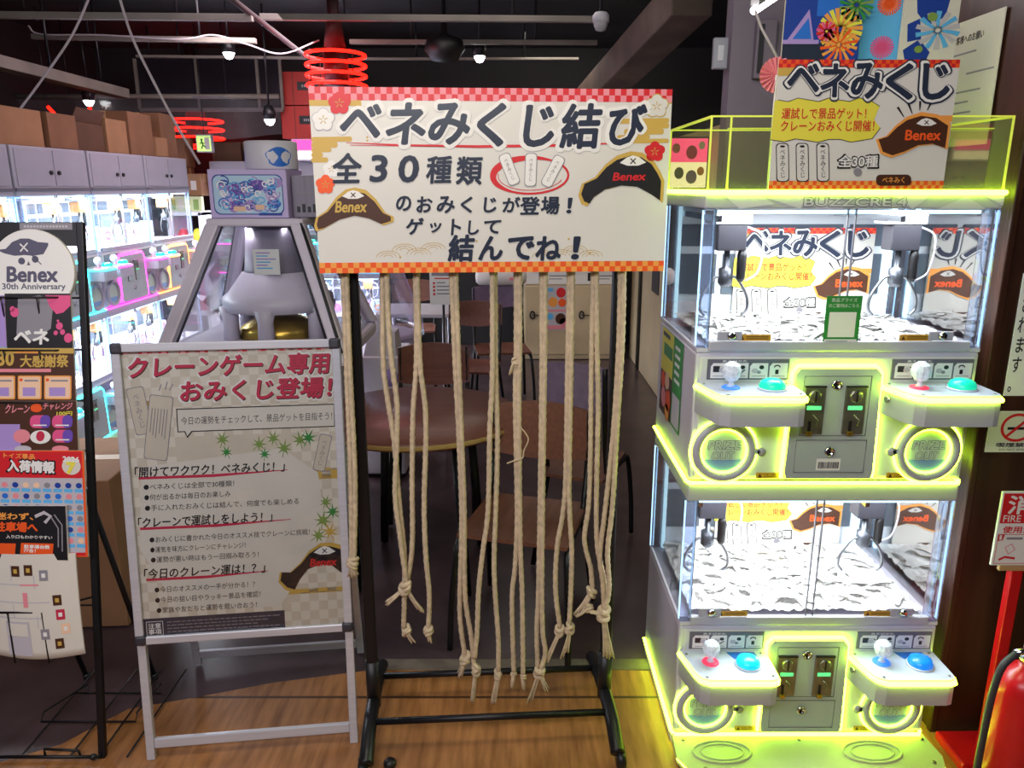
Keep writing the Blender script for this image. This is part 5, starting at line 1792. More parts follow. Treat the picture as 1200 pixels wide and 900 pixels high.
def leaflet(name, quad, n, label, cat, thick=.006, curve=None):
    """a leaflet standing in the rack: quad are the pixel corners TL, TR, BR, BL; kept rectangular on the rack's plane"""
    tl, tr, br, bl_ = [on_b(x, y, n) for x, y in quad]
    u0_, u1_ = (tl[0] + bl_[0]) / 2, (tr[0] + br[0]) / 2
    s1_, s0_ = (tl[1] + tr[1]) / 2, (bl_[1] + br[1]) / 2
    org = bp((u0_ + u1_) / 2, s0_, n)
    m = MB(org)
    m.obox(bp(u0_, s0_, n - thick), Vector((u1_ - u0_, 0, 0)), BS * (s1_ - s0_), BN * thick, 'print_paper', .0005)
    P = Print(m, quad, bp(u0_, s1_, n), Vector((u1_ - u0_, 0, 0)), BS * (s0_ - s1_), BN, .0003)
    return m, P, name, label, cat


def done(L):
    m, P, name, label, cat = L
    o = m.build(name, None, flat_normals=False)
    return tag(o, label, cat)


# round sign
c = on_b(37, 319, .012)
rr_ = .5 * (on_b(87, 320, .012)[0] - on_b(-13, 320, .012)[0])
org = bp(c[0], c[1] - rr_, .012)
m = MB(org)
m.lathe([(rr_ - .004, -.016), (rr_, -.014), (rr_, -.002), (rr_ - .002, 0)], bp(c[0], c[1], .012), 'print_white', 48, BN, False)
q = bp(c[0], c[1], .012)
ks = rr_ / 50.0
P = Print(m, [(-13, 269), (87, 269), (87, 369), (-13, 369)], q - Vector((rr_, 0, 0)) + BS * rr_, Vector((2 * rr_, 0, 0)), BS * (-2 * rr_), BN, .0004)
mat('emblem_grey', '#55536a', .5)
P.poly([(-3, 293), (8, 292), (16, 284), (26, 280), (36, 280), (46, 284), (58, 285), (58, 288), (52, 298), (40, 300), (30, 299), (18, 300), (6, 297)], 'emblem_grey', 1)
P.stroke([(25, 286), (34, 295)], 1.6, 'print_white', 2); P.stroke([(34, 285), (25, 295)], 1.6, 'print_white', 2)
P.ell(26, 306, 4, 4, 'emblem_grey', 1); P.ell(42, 304, 4, 4, 'emblem_grey', 1); P.poly([(34, 306), (36, 311), (32, 311)], 'emblem_grey', 1); P.stroke([(38, 299), (49, 310)], 1.2, 'emblem_grey', 1)
P.text('Benex', 8, 313, 67, 330, 'emblem_grey', .035, .06, 1)
P.text('30th Anniversary', 2, 332, 76, 341, 'emblem_grey', .02, 0, 1)
o = m.build('round_sign', None, flat_normals=False)
tag(o, 'round white anniversary sign with a grey hat emblem at the top of the brochure rack', 'sign')

L = leaflet('leaflet', [(-78, 346), (4, 346), (9, 406), (-73, 406)], .028, 'pale pink leaflet in the brochure rack, beside the black splashed one', 'leaflet')
P = L[1]; P.uvrect(0, 0, 1, 1, 'print_pink'); P.uvrect(.7, 0, 1, 1, 'print_lilac', 2); done(L)
L = leaflet('leaflet', [(4, 344), (81, 344), (87, 412), (10, 412)], .030, 'black leaflet with pink splashes in the top pocket of the brochure rack', 'leaflet')
P = L[1]; P.uvrect(0, 0, 1, 1, 'print_black')
P.poly([(20, 350), (45, 346), (62, 352), (60, 385), (40, 400), (20, 392)], 'print_grey', 2)
P.poly([(52, 346), (81, 346), (82, 358), (74, 366), (66, 368), (58, 360)], 'print_rose', 3)
for (x, y, r) in ((17, 366, 5), (14, 362, 3), (70, 382, 4), (66, 390, 2.5), (81, 396, 5), (74, 389, 3), (68, 376, 1.5)):
    P.ell(x, y, r, r * 1.1, 'print_rose', 3)
P.text('ベネ', 18, 386, 58, 403, 'print_white', .04, 0, 4); done(L)
L = leaflet('leaflet', [(-20, 408), (86, 408), (89, 470), (-17, 470)], .034, 'brown and gold sale leaflet in the second pocket of the brochure rack', 'leaflet')
P = L[1]; P.uvrect(0, 0, 1, 1, 'print_brown'); P.uvrect(0, 0, 1, .2, 'print_gold', 1.5); P.uvrect(0, .1, 1, .45, 'print_brown', 2)
P.rect(18, 410, 48, 414, 'print_amber', 3); P.text('30', -2, 412, 16, 428, 'print_gold', .04, 0, 3); P.text('大感謝祭', 24, 416, 80, 430, 'print_gold', .03, 0, 3)
P.rect(0, 432, 60, 436, 'print_pink', 3)
for (x0, x1) in ((-14, 18), (21, 49), (52, 84)):
    P.rect(x0, 440, x1, 468, 'print_amber', 3, 2); P.rect(x0 + 1.5, 441.5, x1 - 1.5, 466.5, 'print_peach', 4, 2); P.rect(x0 + 8, 445, x1 - 4, 447, 'print_grey', 5); P.rect(x0 + 6, 454, x1 - 7, 464, 'print_lilac', 5); P.ell(x0 + 4, 445, 2, 2, 'print_orange', 5)
done(L)
L = leaflet('leaflet', [(-15, 470), (88, 470), (93, 530), (-10, 530)], .038, 'dark leaflet with pink coin shapes in the third pocket of the brochure rack', 'leaflet')
P = L[1]; P.uvrect(0, 0, 1, 1, 'print_brown'); P.uvrect(.0, .45, .35, 1, 'print_lilac', 2)
P.text('クレーン', 6, 474, 34, 484, 'print_pink', .03, .2, 3); P.text('チャレンジ', 50, 472, 84, 480, 'print_pink', .03, .2, 3); P.text('100円', 66, 482, 84, 487, 'print_yellow', .02, 0, 3); P.ell(42, 478, 7, 5, 'print_orange', 2)
for (x, y) in ((47, 494), (73, 494), (74, 511)):
    P.rect(x - 12, y - 7.5, x + 12, y + 7.5, 'print_rose', 3, 6); P.rect(x, y - 7.5, x + 12, y + 7.5, 'print_violet', 4, 5); P.rect(x - 8, y + 3.5, x + 8, y + 5, 'print_white', 5)
P.ell(48, 512, 12, 8, 'print_white', 3); P.ell(48, 511, 5, 6, 'print_crimson', 4); P.ell(26, 511, 10, 8, 'print_pink', 3); P.ell(72, 526, 10, 4, 'print_pink', 4); P.ell(28, 526, 10, 4, 'print_lightgrey', 4); done(L)
L = leaflet('leaflet', [(-25, 531), (97, 525), (104, 650), (-18, 655)], .043, 'red bordered leaflet with rows of small pictures in the brochure rack', 'leaflet')
P = L[1]; P.uvrect(0, 0, 1, 1, 'print_orange'); P.uvrect(.02, 0.01, .98, .99, 'print_red', 1.5)
P.text('トイズ景品', 4, 532, 40, 538, 'print_amber', .03, 0, 2); P.outlined('入荷情報', 9, 540, 63, 553, 'print_white', 'print_black', .05, 1.2, 3); P.ell(83, 544, 11, 10, 'print_paper', 3); P.text('2026', 73, 533, 92, 539, 'print_white', .05, 0, 4); P.text('7', 78, 540, 87, 552, 'print_yellow', .06, 0, 5)
P.poly([(-20, 562), (96, 557), (101, 645), (-15, 650)], 'print_lightgrey', 2); P.stroke([(-15, 561), (95, 557)], 1, 'print_red', 3)
rng = random.Random(4)
for r_ in range(6):
    for k in range(9):
        x, y = -12 + 12.4 * k + r_ * .7, 568 + 13 * r_ - .4 * k
        P.rect(x, y + 5.5, x + 10, y + 9.5, 'print_skyblue', 3); P.ell(x + 5, y + 1.5, 3.6, 3.2, rng.choice(['print_navyblue', 'print_grey', 'print_pink', 'print_peach', 'print_blue']), 4)
done(L)
L = leaflet('leaflet', [(-30, 594), (74, 592), (82, 655), (-22, 658)], .056, 'black booklet with orange parking lettering standing before the red bordered leaflet', 'leaflet', .010)
P = L[1]; P.uvrect(0, 0, 1, 1, 'print_black')
P.text('迷わず、', -6, 601, 38, 609, 'print_amber', .04, 0, 3); P.text('駐車場へ', -6, 612, 44, 623, 'print_orange', .05, 0, 3); P.text('入り口もわかりやすい', 8, 627, 62, 631, 'print_white', .02, 0, 3)
P.rect(-20, 637, 20, 650, 'print_orange', 2); P.rect(26, 636, 64, 649, 'print_orange', 2); P.text('駐車場台数\n77台！', 30, 638, 60, 647, 'print_white', .04, 0, 3)
P.stroke([(40, 605), (50, 600), (58, 604), (52, 612)], 4, 'print_lightgrey', 3); P.stroke([(58, 604), (68, 618), (70, 640)], 1.5, 'print_grey', 3); P.stroke([(62, 602), (72, 614), (75, 645)], 1.5, 'print_grey', 3); done(L)
# map leaflet: bowed sheet with a rounded lower edge
tl, tr, br, bl_ = [on_b(x, y, .055) for x, y in ((-22, 652), (82, 646), (103, 762), (-8, 772))]
u0_, u1_, s1_, s0_ = (tl[0] + bl_[0]) / 2 , (tr[0] + br[0]) / 2, (tl[1] + tr[1]) / 2, (bl_[1] + br[1]) / 2
org = bp((u0_ + u1_) / 2, s0_, .055)
m = MB(org)
nn, mm = 16, 14
vs, fr = [], 0
for j in range(mm + 1):
    for i in range(nn + 1):
        a = i / nn
        drop = -.012 * math.sin(PI * a)
        s = s0_ + drop + (s1_ - s0_ - drop) * j / mm
        nn_ = .050 + .010 * math.sin(PI * a) + .004 * math.sin(PI * j / mm)
        vs.append(bp(u0_ + (u1_ - u0_) * a + .015 * (.5 - j / mm), s, nn_))
N_ = len(vs)
vs2 = [v - BN * .004 for v in vs]
fs = [[j * (nn + 1) + i, j * (nn + 1) + i + 1, (j + 1) * (nn + 1) + i + 1, (j + 1) * (nn + 1) + i] for j in range(mm) for i in range(nn)]
m.add(vs + vs2, fs + [[N_ + q for q in f][::-1] for f in fs] + [[i, N_ + i, N_ + i + 1, i + 1] for i in range(nn)], 'print_paper', True)


def on_map(a, v, e=.0008):
    drop = -.012 * math.sin(PI * a)
    j = 1 - v
    return bp(u0_ + (u1_ - u0_) * a + .015 * (.5 - j), s0_ + drop + (s1_ - s0_ - drop) * j, .050 + .010 * math.sin(PI * a) + .004 * math.sin(PI * j) + e)


def mapquad(a0, v0, a1, v1, mt, e=.0008):
    k = 4
    m.add([on_map(a0 + (a1 - a0) * i / k, v, e) for v in (v0, v1) for i in range(k + 1)], [[i, i + 1, k + 2 + i, k + 1 + i] for i in range(k)], mt)


for (a, v, mt) in ((.36, .16, 'print_brown'), (.50, .15, 'print_brown'), (.66, .2, 'print_grey'), (.78, .44, 'print_brown'), (.80, .58, 'print_crimson'), (.84, .72, 'print_peach'), (.76, .86, 'print_brown'), (.62, .76, 'print_grey')):
    mapquad(a - .045, v - .05, a + .045, v + .05, mt)
    mapquad(a - .02, v - .02, a + .02, v + .02, 'print_gold' if mt == 'print_brown' else 'print_white', .0013)
for (a0, v0, a1, v1) in ((.1, .28, .6, .29), (.1, .45, .7, .46), (.3, .1, .31, .6), (.55, .2, .56, .7), (.1, .6, .6, .61)):
    mapquad(a0, v0, a1, v1, 'print_lightgrey')
mapquad(.42, .36, .47, .50, 'print_pink'); mapquad(.40, .28, .60, .295, 'print_pink', .001)
mapquad(.2, .64, .46, .97, 'print_lightgrey', .001); mapquad(.22, .66, .44, .78, 'print_paper', .0014)
tag(m.build('map_leaflet', None, flat_normals=False), 'cream map leaflet with a curved lower edge in the lowest basket of the brochure rack', 'leaflet')
# ================================================================== LEFT ROW AND REAR ROW OF CRANE MACHINES
proto = crane_machine('crane_game_machine', (0, 0, 0), 0, 'x', None, MATS['neon_cyan'], False, 36.0)
panel_topper(proto, 'grey_plastic')
dirv = Vector((0, 1, 0))
ROW = 'bright crane machines along the left side'
rows = [(-1.0, 'neon_cyan', 'white crane game machine nearest the camera in the left row'),
        (0.0, 'neon_cyan', 'white crane game machine with cyan neon, second in the left row'),
        (1.0, 'neon_pink', 'white crane game machine with pink neon, third in the left row'),
        (2.0, 'neon_orange', 'white crane game machine with orange neon at the far end of the left row')]
base = Vector((-2.66, 4.62, 0))
ang = PI / 2
for i, (k, nm, lb) in enumerate(rows):
    t = proto if i == 0 else copy_tree(proto, None, {MATS['neon_cyan']: MATS[nm]})
    t.location = base + dirv * (0.766 * k)
    t.rotation_euler = (0, 0, ang)
    tag(t, lb, 'crane game machine', ROW)
for (x, nm, lb) in ((-2.36, 'neon_pink', 'pink lit crane game machine facing forward in the rear, under the flat cartons'), (-1.59, 'neon_cyan', 'cyan lit crane game machine facing forward in the rear, under the red boxes')):
    t = copy_tree(proto, None, {MATS['neon_cyan']: MATS[nm]})
    t.location = (x, 7.2, 0); t.rotation_euler = (0, 0, 0)
    tag(t, lb, 'crane game machine', 'bright crane machines in the rear')
# prizes in them: one box kind, copied
mat('prize_lilac', '#c9b8e6', .5); mat('prize_pink', '#f0bcd0', .5); mat('prize_blue', '#b8d8f0', .5); mat('prize_white', '#f3f3f6', .5)
pm = []
for k, (c1, c2) in enumerate((('prize_lilac', 'print_rose'), ('prize_white', 'print_skyblue'), ('prize_pink', 'print_violet'), ('prize_blue', 'print_amber'))):
    b = MB(); b.box((-.05, -.04, 0), (.05, .04, .11 + .02 * (k % 2)), c1, .002)
    P = Print(b, [(0, 0), (100, 0), (100, 100), (0, 100)], (-.05, -.0405, .11), (.1, 0, 0), (0, 0, -.11), (0, -1, 0))
    P.ell(50, 45, 28, 30, c2, 1); P.rect(10, 82, 90, 94, 'print_white', 1); P.ell(50, 45, 16, 16, c1, 2)
    o = b.build('prize_box'); pm.append(o.data); bpy.data.objects.remove(o)
rng = random.Random(21)
mats_ = [(base + dirv * (.766 * k), ang, w_) for k, w_ in ((-1, 'nearest left row'), (0, 'cyan neon left row'), (1, 'pink neon left row'), (2, 'orange neon left row'))] + [(Vector((-2.36, 7.2, 0)), 0.0, 'rear pink neon'), (Vector((-1.59, 7.2, 0)), 0.0, 'rear cyan neon')]
for (L, an, wd_) in mats_:
    for z in (1.239, .434):
        for k in range(5):
            x, y = -.26 + .13 * k + rng.uniform(-.015, .015), .30 + rng.uniform(-.05, .05)
            o = bpy.data.objects.new('prize_box', pm[rng.randrange(4)]); C.objects.link(o)
            o.location = L + Vector((x * math.cos(an) - y * math.sin(an), x * math.sin(an) + y * math.cos(an), z))
            o.rotation_euler = (0, 0, an + rng.uniform(-.3, .3))
            tag(o, 'pastel prize box in the %s case of the %s crane machine' % ('upper' if z > 1 else 'lower', wd_), 'prize box', 'prize boxes, %s machine %s case' % (wd_, 'upper' if z > 1 else 'lower'))


# ------------------------------------------------------------------ cartons
def carton(loc, size, rz, label, m_='cardboard', open_=False, group=None):
    lx, ly, lz = size
    b = MB((0, 0, 0))
    b.box((-lx / 2, -ly / 2, 0), (lx / 2, ly / 2, lz), m_, .004)
    o = b.build('cardboard_box')
    o.location = loc; o.rotation_euler = (0, 0, rz)
    tag(o, label, 'cardboard box', group)
    b = MB()
    b.box((-lx / 2 - .0015, -.028, lz - .07), (lx / 2 + .0015, .028, lz + .0015), 'carton_tape', .001); b.build('packing_tape', o)
    if open_:
        b = MB()
        b.box((-lx / 2, -ly / 2 - .005, lz), (lx / 2, -ly / 2, lz + .09), m_, rot=Matrix.Rotation(R(28), 4, 'X')); b.build('flap', o)
    return o


def rowbox(k, depth_off, L, Dp, H, label, m_='cardboard', z=1.862, op=False):
    p = base + dirv * (.766 * k) + Vector((-depth_off, 0, z))
    return carton(p, (L, Dp, H), ang, label, m_, op, 'cardboard boxes on the left row')


rowbox(-1.06, .27, .40, .40, .31, 'tall cardboard box on the left row nearest the camera')
rowbox(-.36, .22, .60, .36, .20, 'long low cardboard box on the left row, second from the camera', 'cardboard_pale')
rowbox(.26, .20, .30, .36, .20, 'brown cardboard box on the left row above the cyan machine end')
rowbox(.70, .22, .34, .36, .17, 'dark open topped cardboard box on the left row, halfway along', 'cardboard_dark', op=True)
rowbox(1.14, .20, .28, .34, .22, 'cardboard box on the left row just past the open one', 'cardboard_pale')
rowbox(1.58, .20, .36, .36, .29, 'large cardboard box on the left row over the orange machine')
rowbox(1.97, .16, .20, .30, .14, 'small pale carton on the left row beside the last large box', 'cardboard_pale')
rowbox(2.3, .24, .28, .36, .33, 'upright brown carton at the far end of the left row', 'cardboard')

# storage shelf past the end of the row
SX0, SX1, SY = -3.06, -2.75, 6.95
t = thing('storage_shelf', 'white storage shelf with a lit greenish box, past the end of the left row', 'shelf', ((SX0 + SX1) / 2, SY, 0))
O_ = ((SX0 + SX1) / 2, SY, 0)
for z in (.5, .95, 1.39):
    m = MB(O_); m.box((SX0, SY, z), (SX1, SY + .4, z + .035), 'white_plastic', .003); m.build('shelf_board', t)
for x in (SX0, SX1 - .03):
    m = MB(O_); m.box((x, SY, 0), (x + .03, SY + .4, 1.42), 'white_plastic', .003); m.build('side_panel', t)
mat('sign_glow', '#aab08a', .5, emit=.5)
m = MB((SX0 + .15, SY + .1, 1.425)); m.box((SX0 + .01, SY + .06, 1.425), (SX1 - .01, SY + .12, 1.555), 'sign_glow', .004)
for i in range(4):
    x = SX0 + .025 + i * .068
    m.box((x, SY + .057, 1.44), (x + .045, SY + .06, 1.53), ('print_leaf', 'print_paper', 'print_yellow')[i % 3])
tag(m.build('light_box'), 'low greenish lit picture box on top of the white storage shelf', 'light box')
for i, (x, y, z, w_, h_, d_, m_, lb) in enumerate(((SX0 + .09, SY + .2, 1.56, .16, .24, .2, 'cardboard', 'brown carton on the lit box of the storage shelf'), (SX0 + .235, SY + .2, 1.56, .12, .19, .2, 'cardboard_pale', 'narrow carton with a white label on the storage shelf'), (SX0 + .10, SY + .2, 1.805, .17, .25, .2, 'cardboard', 'upper carton stacked on the storage shelf nearest the row'), (-2.60, 7.4, 1.862, .26, .17, .2, 'cardboard_dark', 'flat dark carton on the rear machine below the exit sign'), (-2.30, 7.4, 1.862, .28, .13, .2, 'cardboard_pale', 'flat pale carton on the rear machine beside the figure packages'))):
    b = carton((x, y, z), (w_, d_, h_), 0, lb, m_, False, 'cartons in the rear')
    if i == 1:
        b2_ = MB(); b2_.box((-.03, -d_ / 2 - .001, .05), (.02, -d_ / 2, .13), 'print_white'); b2_.build('paper_label', b)
for i, (x, z, c1) in enumerate(((SX0 + .09, .985, 'print_red'), (SX0 + .22, .985, 'print_yellow'), (SX0 + .09, .535, 'print_green'), (SX0 + .22, .535, 'print_rose'))):
    m = MB((x, SY + .1, z)); m.lathe([(.045, z), (.055, z + .05), (.045, z + .13), (.032, z + .16), (.045, z + .2), (.05, z + .24), (.03, z + .28), (.0001, z + .29)], (x, SY + .12, 0), c1, 16)
    tag(m.build('plush_toy'), '%s roundish plush toy on a board of the storage shelf' % c1.split('_')[1].replace('rose', 'pink'), 'plush toy', 'plush toys on the storage shelf')
# red boxes over the rear machine
for i, (z, lb) in enumerate(((2.05, 'lower red box with a dark label, stacked on the rear machine'), (2.33, 'upper red box with a dark label, stacked on the rear machine'))):
    x0 = at(328, 120, 7.1).x
    m = MB((x0 + .3, 7.1, z)); m.box((x0, 7.1, z), (x0 + .62, 7.5, z + .272), 'red_carton' if 'red_carton' in MATS else mat('red_carton', '#c43a32', .6, noise=.06), .004)
    m.box((x0 + .16, 7.096, z + .12), (x0 + .34, 7.10, z + .19), 'print_black')
    m.box((x0 + .12, 7.097, z), (x0 + .125, 7.10, z + .272), 'print_brown')
    for q in range(5):
        m.box((x0 + .20 + .018 * q, 7.0945, z + .145), (x0 + .21 + .018 * q, 7.096, z + .165), 'print_lightgrey')
    tag(m.build('red_box'), lb, 'box', 'red boxes on the rear machine')
mat('pink_glow', '#e2489a', .5, emit=1.6)
x0 = at(342, 180, 7.1).x
m = MB((x0 + .3, 7.1, 1.86)); m.box((x0, 7.1, 1.86), (x0 + .5, 7.45, 2.048), 'white_plastic', .004); m.box((x0 + .015, 7.094, 1.955), (x0 + .48, 7.10, 2.04), 'pink_glow'); m.box((x0 + .03, 7.094, 1.875), (x0 + .48, 7.10, 1.945), 'lamp_pale' if 'lamp_pale' in MATS else mat('lamp_pale', '#f4e4ee', .5, emit=1.2))
tag(m.build('light_box'), 'pink and white lit display box between the rear machine and the red boxes', 'light box')
# lit advert on the corridor wall seen through the crate
a, b = at(782, 160, 4.75), at(836, 222, 4.75)
m = MB((1.1, 4.78, b.z)); m.box((a.x, 4.75, b.z), (1.168, 4.81, a.z), 'dark_grey', .004)
P = Print(m, [(0, 0), (100, 0), (100, 100), (0, 100)], (a.x + .01, 4.749, a.z - .01), (1.168 - a.x - .02, 0, 0), (0, 0, b.z - a.z + .02), (0, -1, 0))
P.rect(0, 0, 100, 48, 'pink_glow'); P.rect(0, 48, 100, 100, 'lamp_pale'); 
for (x, y, r, c) in ((20, 20, 10, 'print_pink'), (60, 28, 14, 'print_rose'), (85, 14, 8, 'print_white'), (30, 70, 12, 'print_grey'), (62, 78, 14, 'print_lilac'), (85, 66, 9, 'print_amber')):
    P.ell(x, y, r, r, c, 2)
tag(m.build('light_box'), 'pink and white lit advert on the corridor wall, seen through the acrylic crate', 'light box')

# ================================================================== CONE-SHAPED PRIZE MACHINE
cx, cy = -1.165, 3.76
O_ = Vector((cx, cy, 0))
t = thing('cone_prize_machine', 'lilac white prize machine with slanting corner pillars and clear sides, behind the poster stand', 'prize machine', O_)
mat('lilac_shell', '#d6cede', .4, noise=.04)
zb_, zt_ = .93, 1.505
hb, ht = .395, .19
m = MB(O_); m.box((cx - .315, cy - .34, .06), (cx + .315, cy + .34, .86), 'lilac_shell', .02); m.box((cx - .42, cy - .42, .86), (cx + .42, cy + .42, zb_), 'lilac_shell', .02); m.box((cx - .30, cy - .32, 0), (cx + .30, cy + .32, .06), 'black_plastic'); m.build('base_cabinet', t)
m = MB(O_); m.box((cx - ht - .03, cy - ht - .03, zt_ - .035), (cx + ht + .03, cy + ht + .03, zt_), 'lilac_shell', .008); m.build('top_plate', t)
for (sx, sy) in ((-1, -1), (1, -1), (1, 1), (-1, 1)):
    a, b = Vector((cx + sx * hb, cy + sy * hb, zb_)), Vector((cx + sx * ht, cy + sy * ht, zt_ - .02))
    m = MB(O_); m.obox(a - Vector((.032, .032, 0)), Vector((.064, 0, 0)), Vector((0, .064, 0)), b - a, 'lilac_shell', .01); pl_ = m.build('corner_pillar', t)
    m = MB(O_); m.tube([a + Vector((-sx * .045, -sy * .0, 0)), b + Vector((-sx * .042, 0, 0))], .006, 'dark_grey', 6); m.build('gasket', pl_)
m = MB(O_)
pb = [(-hb, -hb), (hb, -hb), (hb, hb), (-hb, hb)]; pt_ = [(-ht, -ht), (ht, -ht), (ht, ht), (-ht, ht)]
for i in range(4):
    j = (i + 1) % 4
    m.face([(cx + pb[i][0], cy + pb[i][1], zb_), (cx + pb[j][0], cy + pb[j][1], zb_), (cx + pt_[j][0], cy + pt_[j][1], zt_ - .03), (cx + pt_[i][0], cy + pt_[i][1], zt_ - .03)], 'case_glass')
m.build('side_glass', t, flat_normals=False)
mat('dim_grey', '#857f90', .4, noise=.12, scale=4, stretch=(12, 12, .5))
m = MB(O_); m.lathe([(.155, 1.245), (.15, 1.26), (.13, zt_ - .04)], (cx + .02, cy, 0), 'dim_grey', 28); col_ = m.build('inner_column', t)
m = MB(O_); m.lathe([(.15, 1.25), (.165, 1.245), (.235, 1.15), (.262, 1.13), (.265, 1.07)], (cx + .02, cy, 0), 'lilac_shell', 36); dm = m.build('shade_dome', t)
m = MB(O_)
for k in range(6):
    a = R(30 + 60 * k)
    m.lathe([(.04, zb_), (.036, 1.03), (.05, 1.09)], (cx + .02 + .235 * math.cos(a), cy + .235 * math.sin(a), 0), 'lilac_shell', 14)
m.build('arch_leg', dm)
m = MB(O_); m.lathe([(.20, zb_), (.19, .98), (.10, 1.03), (.0001, 1.04)], (cx + .02, cy, 0), 'brass', 28); m.build('turntable', t)
m = MB(O_); m.box((cx - .02, cy - .215, 1.252), (cx + .10, cy - .212, 1.368), 'print_white')
P = Print(m, [(0, 0), (100, 0), (100, 100), (0, 100)], (cx - .02, cy - .215, 1.368), (.12, 0, 0), (0, 0, -.116), (0, -1, 0))
for k in range(6):
    P.rect(12, 12 + 12 * k, random.uniform(50, 88), 17 + 12 * k, 'print_skyblue' if k % 2 else 'print_lilac', 1)
m.build('info_card', col_)
m = MB(O_); m.tube(smooth_path([(cx + .2, cy - .2, zt_), (cx + .27, cy - .3, 1.35), (cx + .36, cy - .40, 1.1), (cx + .41, cy - .43, .93)], 8), .007, 'black_plastic', 6); m.build('power_cable', t)
area_light('cone_fill_light', (0, 0, zt_ - .05), (0, 0, .9), .22, 7, (1, .95, 1), t)  # added fill to lighten the inside; the machine has no lamp here
# packages on top of it
m = MB((cx - .02, cy - .05, zt_ + .001))
x0, x1, z0, z1 = cx - .21, cx + .145, zt_ + .001, zt_ + .215
m.box((x0, cy - .17, z0), (x1, cy + .1, z1), 'prize_lilac', .003)
P = Print(m, [(0, 0), (100, 0), (100, 58), (0, 58)], (x0, cy - .1705, z1), (x1 - x0, 0, 0), (0, 0, z0 - z1), (0, -1, 0))
P.rect(5, 6, 95, 54, 'print_navyblue', 1, 8); P.rect(6.2, 7.2, 93.8, 52.8, 'prize_blue', 2, 8)
rng = random.Random(8)
for k in range(14):
    ccx, ccy = rng.uniform(14, 86), rng.uniform(14, 46)
    P.ell(ccx, ccy, rng.uniform(6, 12), rng.uniform(5, 8), rng.choice(['print_lilac', 'print_blue', 'prize_lilac', 'print_skyblue', 'print_violet']), 2.3 + .03 * k)
for k in range(80):
    a, r = rng.uniform(0, 6.28), rng.uniform(4, 9)
    ccx, ccy = rng.uniform(15, 85), rng.uniform(14, 46)
    P.stroke([(ccx + r * (1 - i / 16) * math.cos(a + i * .5), ccy + r * .8 * (1 - i / 16) * math.sin(a + i * .5)) for i in range(14)], 1.6, rng.choice(['print_blue', 'print_navyblue', 'print_lilac', 'print_violet', 'print_skyblue', 'prize_white']), 3 + .012 * k)
P.rect(30, 44, 46, 50, 'print_peach', 4, 2); P.rect(58, 42, 70, 48, 'print_peach', 4, 2); P.rect(62, 52, 92, 55, 'print_navyblue', 4)
tag(m.build('figure_package', None, flat_normals=False), 'lilac prize package printed with blue swirls on top of the cone prize machine', 'package')
m = MB((cx + .05, cy, z1 + .002))
m.lathe([(.118, z1 + .002), (.12, z1 + .006), (.12, z1 + .122), (.116, z1 + .128), (.0001, z1 + .128)], (cx + .035, cy + .0, 0), 'white_plastic', 36)
for (a0, a1, zz0, zz1) in ((-78, -60, .02, .09), (5, 62, .012, .1)):
    pts = []
    n = 18
    for i in range(n):
        th = 2 * PI * i / n
        a = R((a0 + a1) / 2 + (a1 - a0) / 2 * math.cos(th) * (1 + .12 * math.sin(5 * th)))
        pts.append((cx + .035 + .1208 * math.sin(a), cy - .1208 * math.cos(a), z1 + (zz0 + zz1) / 2 + (zz1 - zz0) / 2 * math.sin(th)))
    ctr = (cx + .035 + .1212 * math.sin(R((a0 + a1) / 2)), cy - .1212 * math.cos(R((a0 + a1) / 2)), z1 + (zz0 + zz1) / 2)
    m.add(pts + [ctr], [[i, (i + 1) % n, n] for i in range(n)], 'print_blue')
tag(m.build('round_package', None, flat_normals=False), 'white cylindrical package with blue print, on top of the lilac prize package', 'package')
m = MB((cx + .25, cy, zt_ + .001)); m.box((cx + .15, cy - .11, zt_ + .001), (cx + .34, cy + .12, zt_ + .19), 'dim_grey', .003)
P = Print(m, [(0, 0), (100, 0), (100, 100), (0, 100)], (cx + .15, cy - .1105, zt_ + .19), (.19, 0, 0), (0, 0, -.189), (0, -1, 0))
for k in range(6):
    P.rect(10 + 13 * k, 74 - 6 * (k % 2), 18 + 13 * k, 88, 'print_black', 1)
P.rect(8, 40, 92, 43, 'print_grey', 1)
tag(m.build('figure_package', None, flat_normals=False), 'dark grey prize package beside the lilac one on the cone prize machine', 'package')

# big carton on the floor behind the brochure rack
carton((-1.80, 2.88, 0), (.60, .52, .60), R(4), 'large tan cardboard box standing on the floor behind the brochure rack', 'cardboard_pale')

# ================================================================== TABLES, CHAIRS, COUNTER
tx, ty = -.40, 3.13
t = thing('round_table', 'round reddish wooden cafe table with black legs behind the ropes', 'table', (tx, ty, 0))
O_ = (tx, ty, 0)
m = MB(O_); m.lathe([(.425, .685), (.43, .69), (.43, .712), (.425, .718), (.0001, .718)], (tx, ty, 0), 'table_wood', 56); m.build('table_top', t)
mat('edge_band', '#a98a52', .5)
m = MB(O_); m.lathe([(.431, .692), (.4315, .695), (.4315, .706), (.431, .71)], (tx, ty, 0), 'edge_band', 56); m.build('edge_strip', t)
for k in range(4):
    a = R(40 + 90 * k)
    m = MB(O_); m.tube([(tx + .27 * math.cos(a), ty + .27 * math.sin(a), .685), (tx + .33 * math.cos(a), ty + .33 * math.sin(a), 0)], .02, 'black_metal', 10); m.build('leg', t)
m = MB(O_); m.box((tx - .22, ty - .22, .655), (tx + .22, ty + .22, .685), 'black_metal', .004); m.build('under_frame', t)


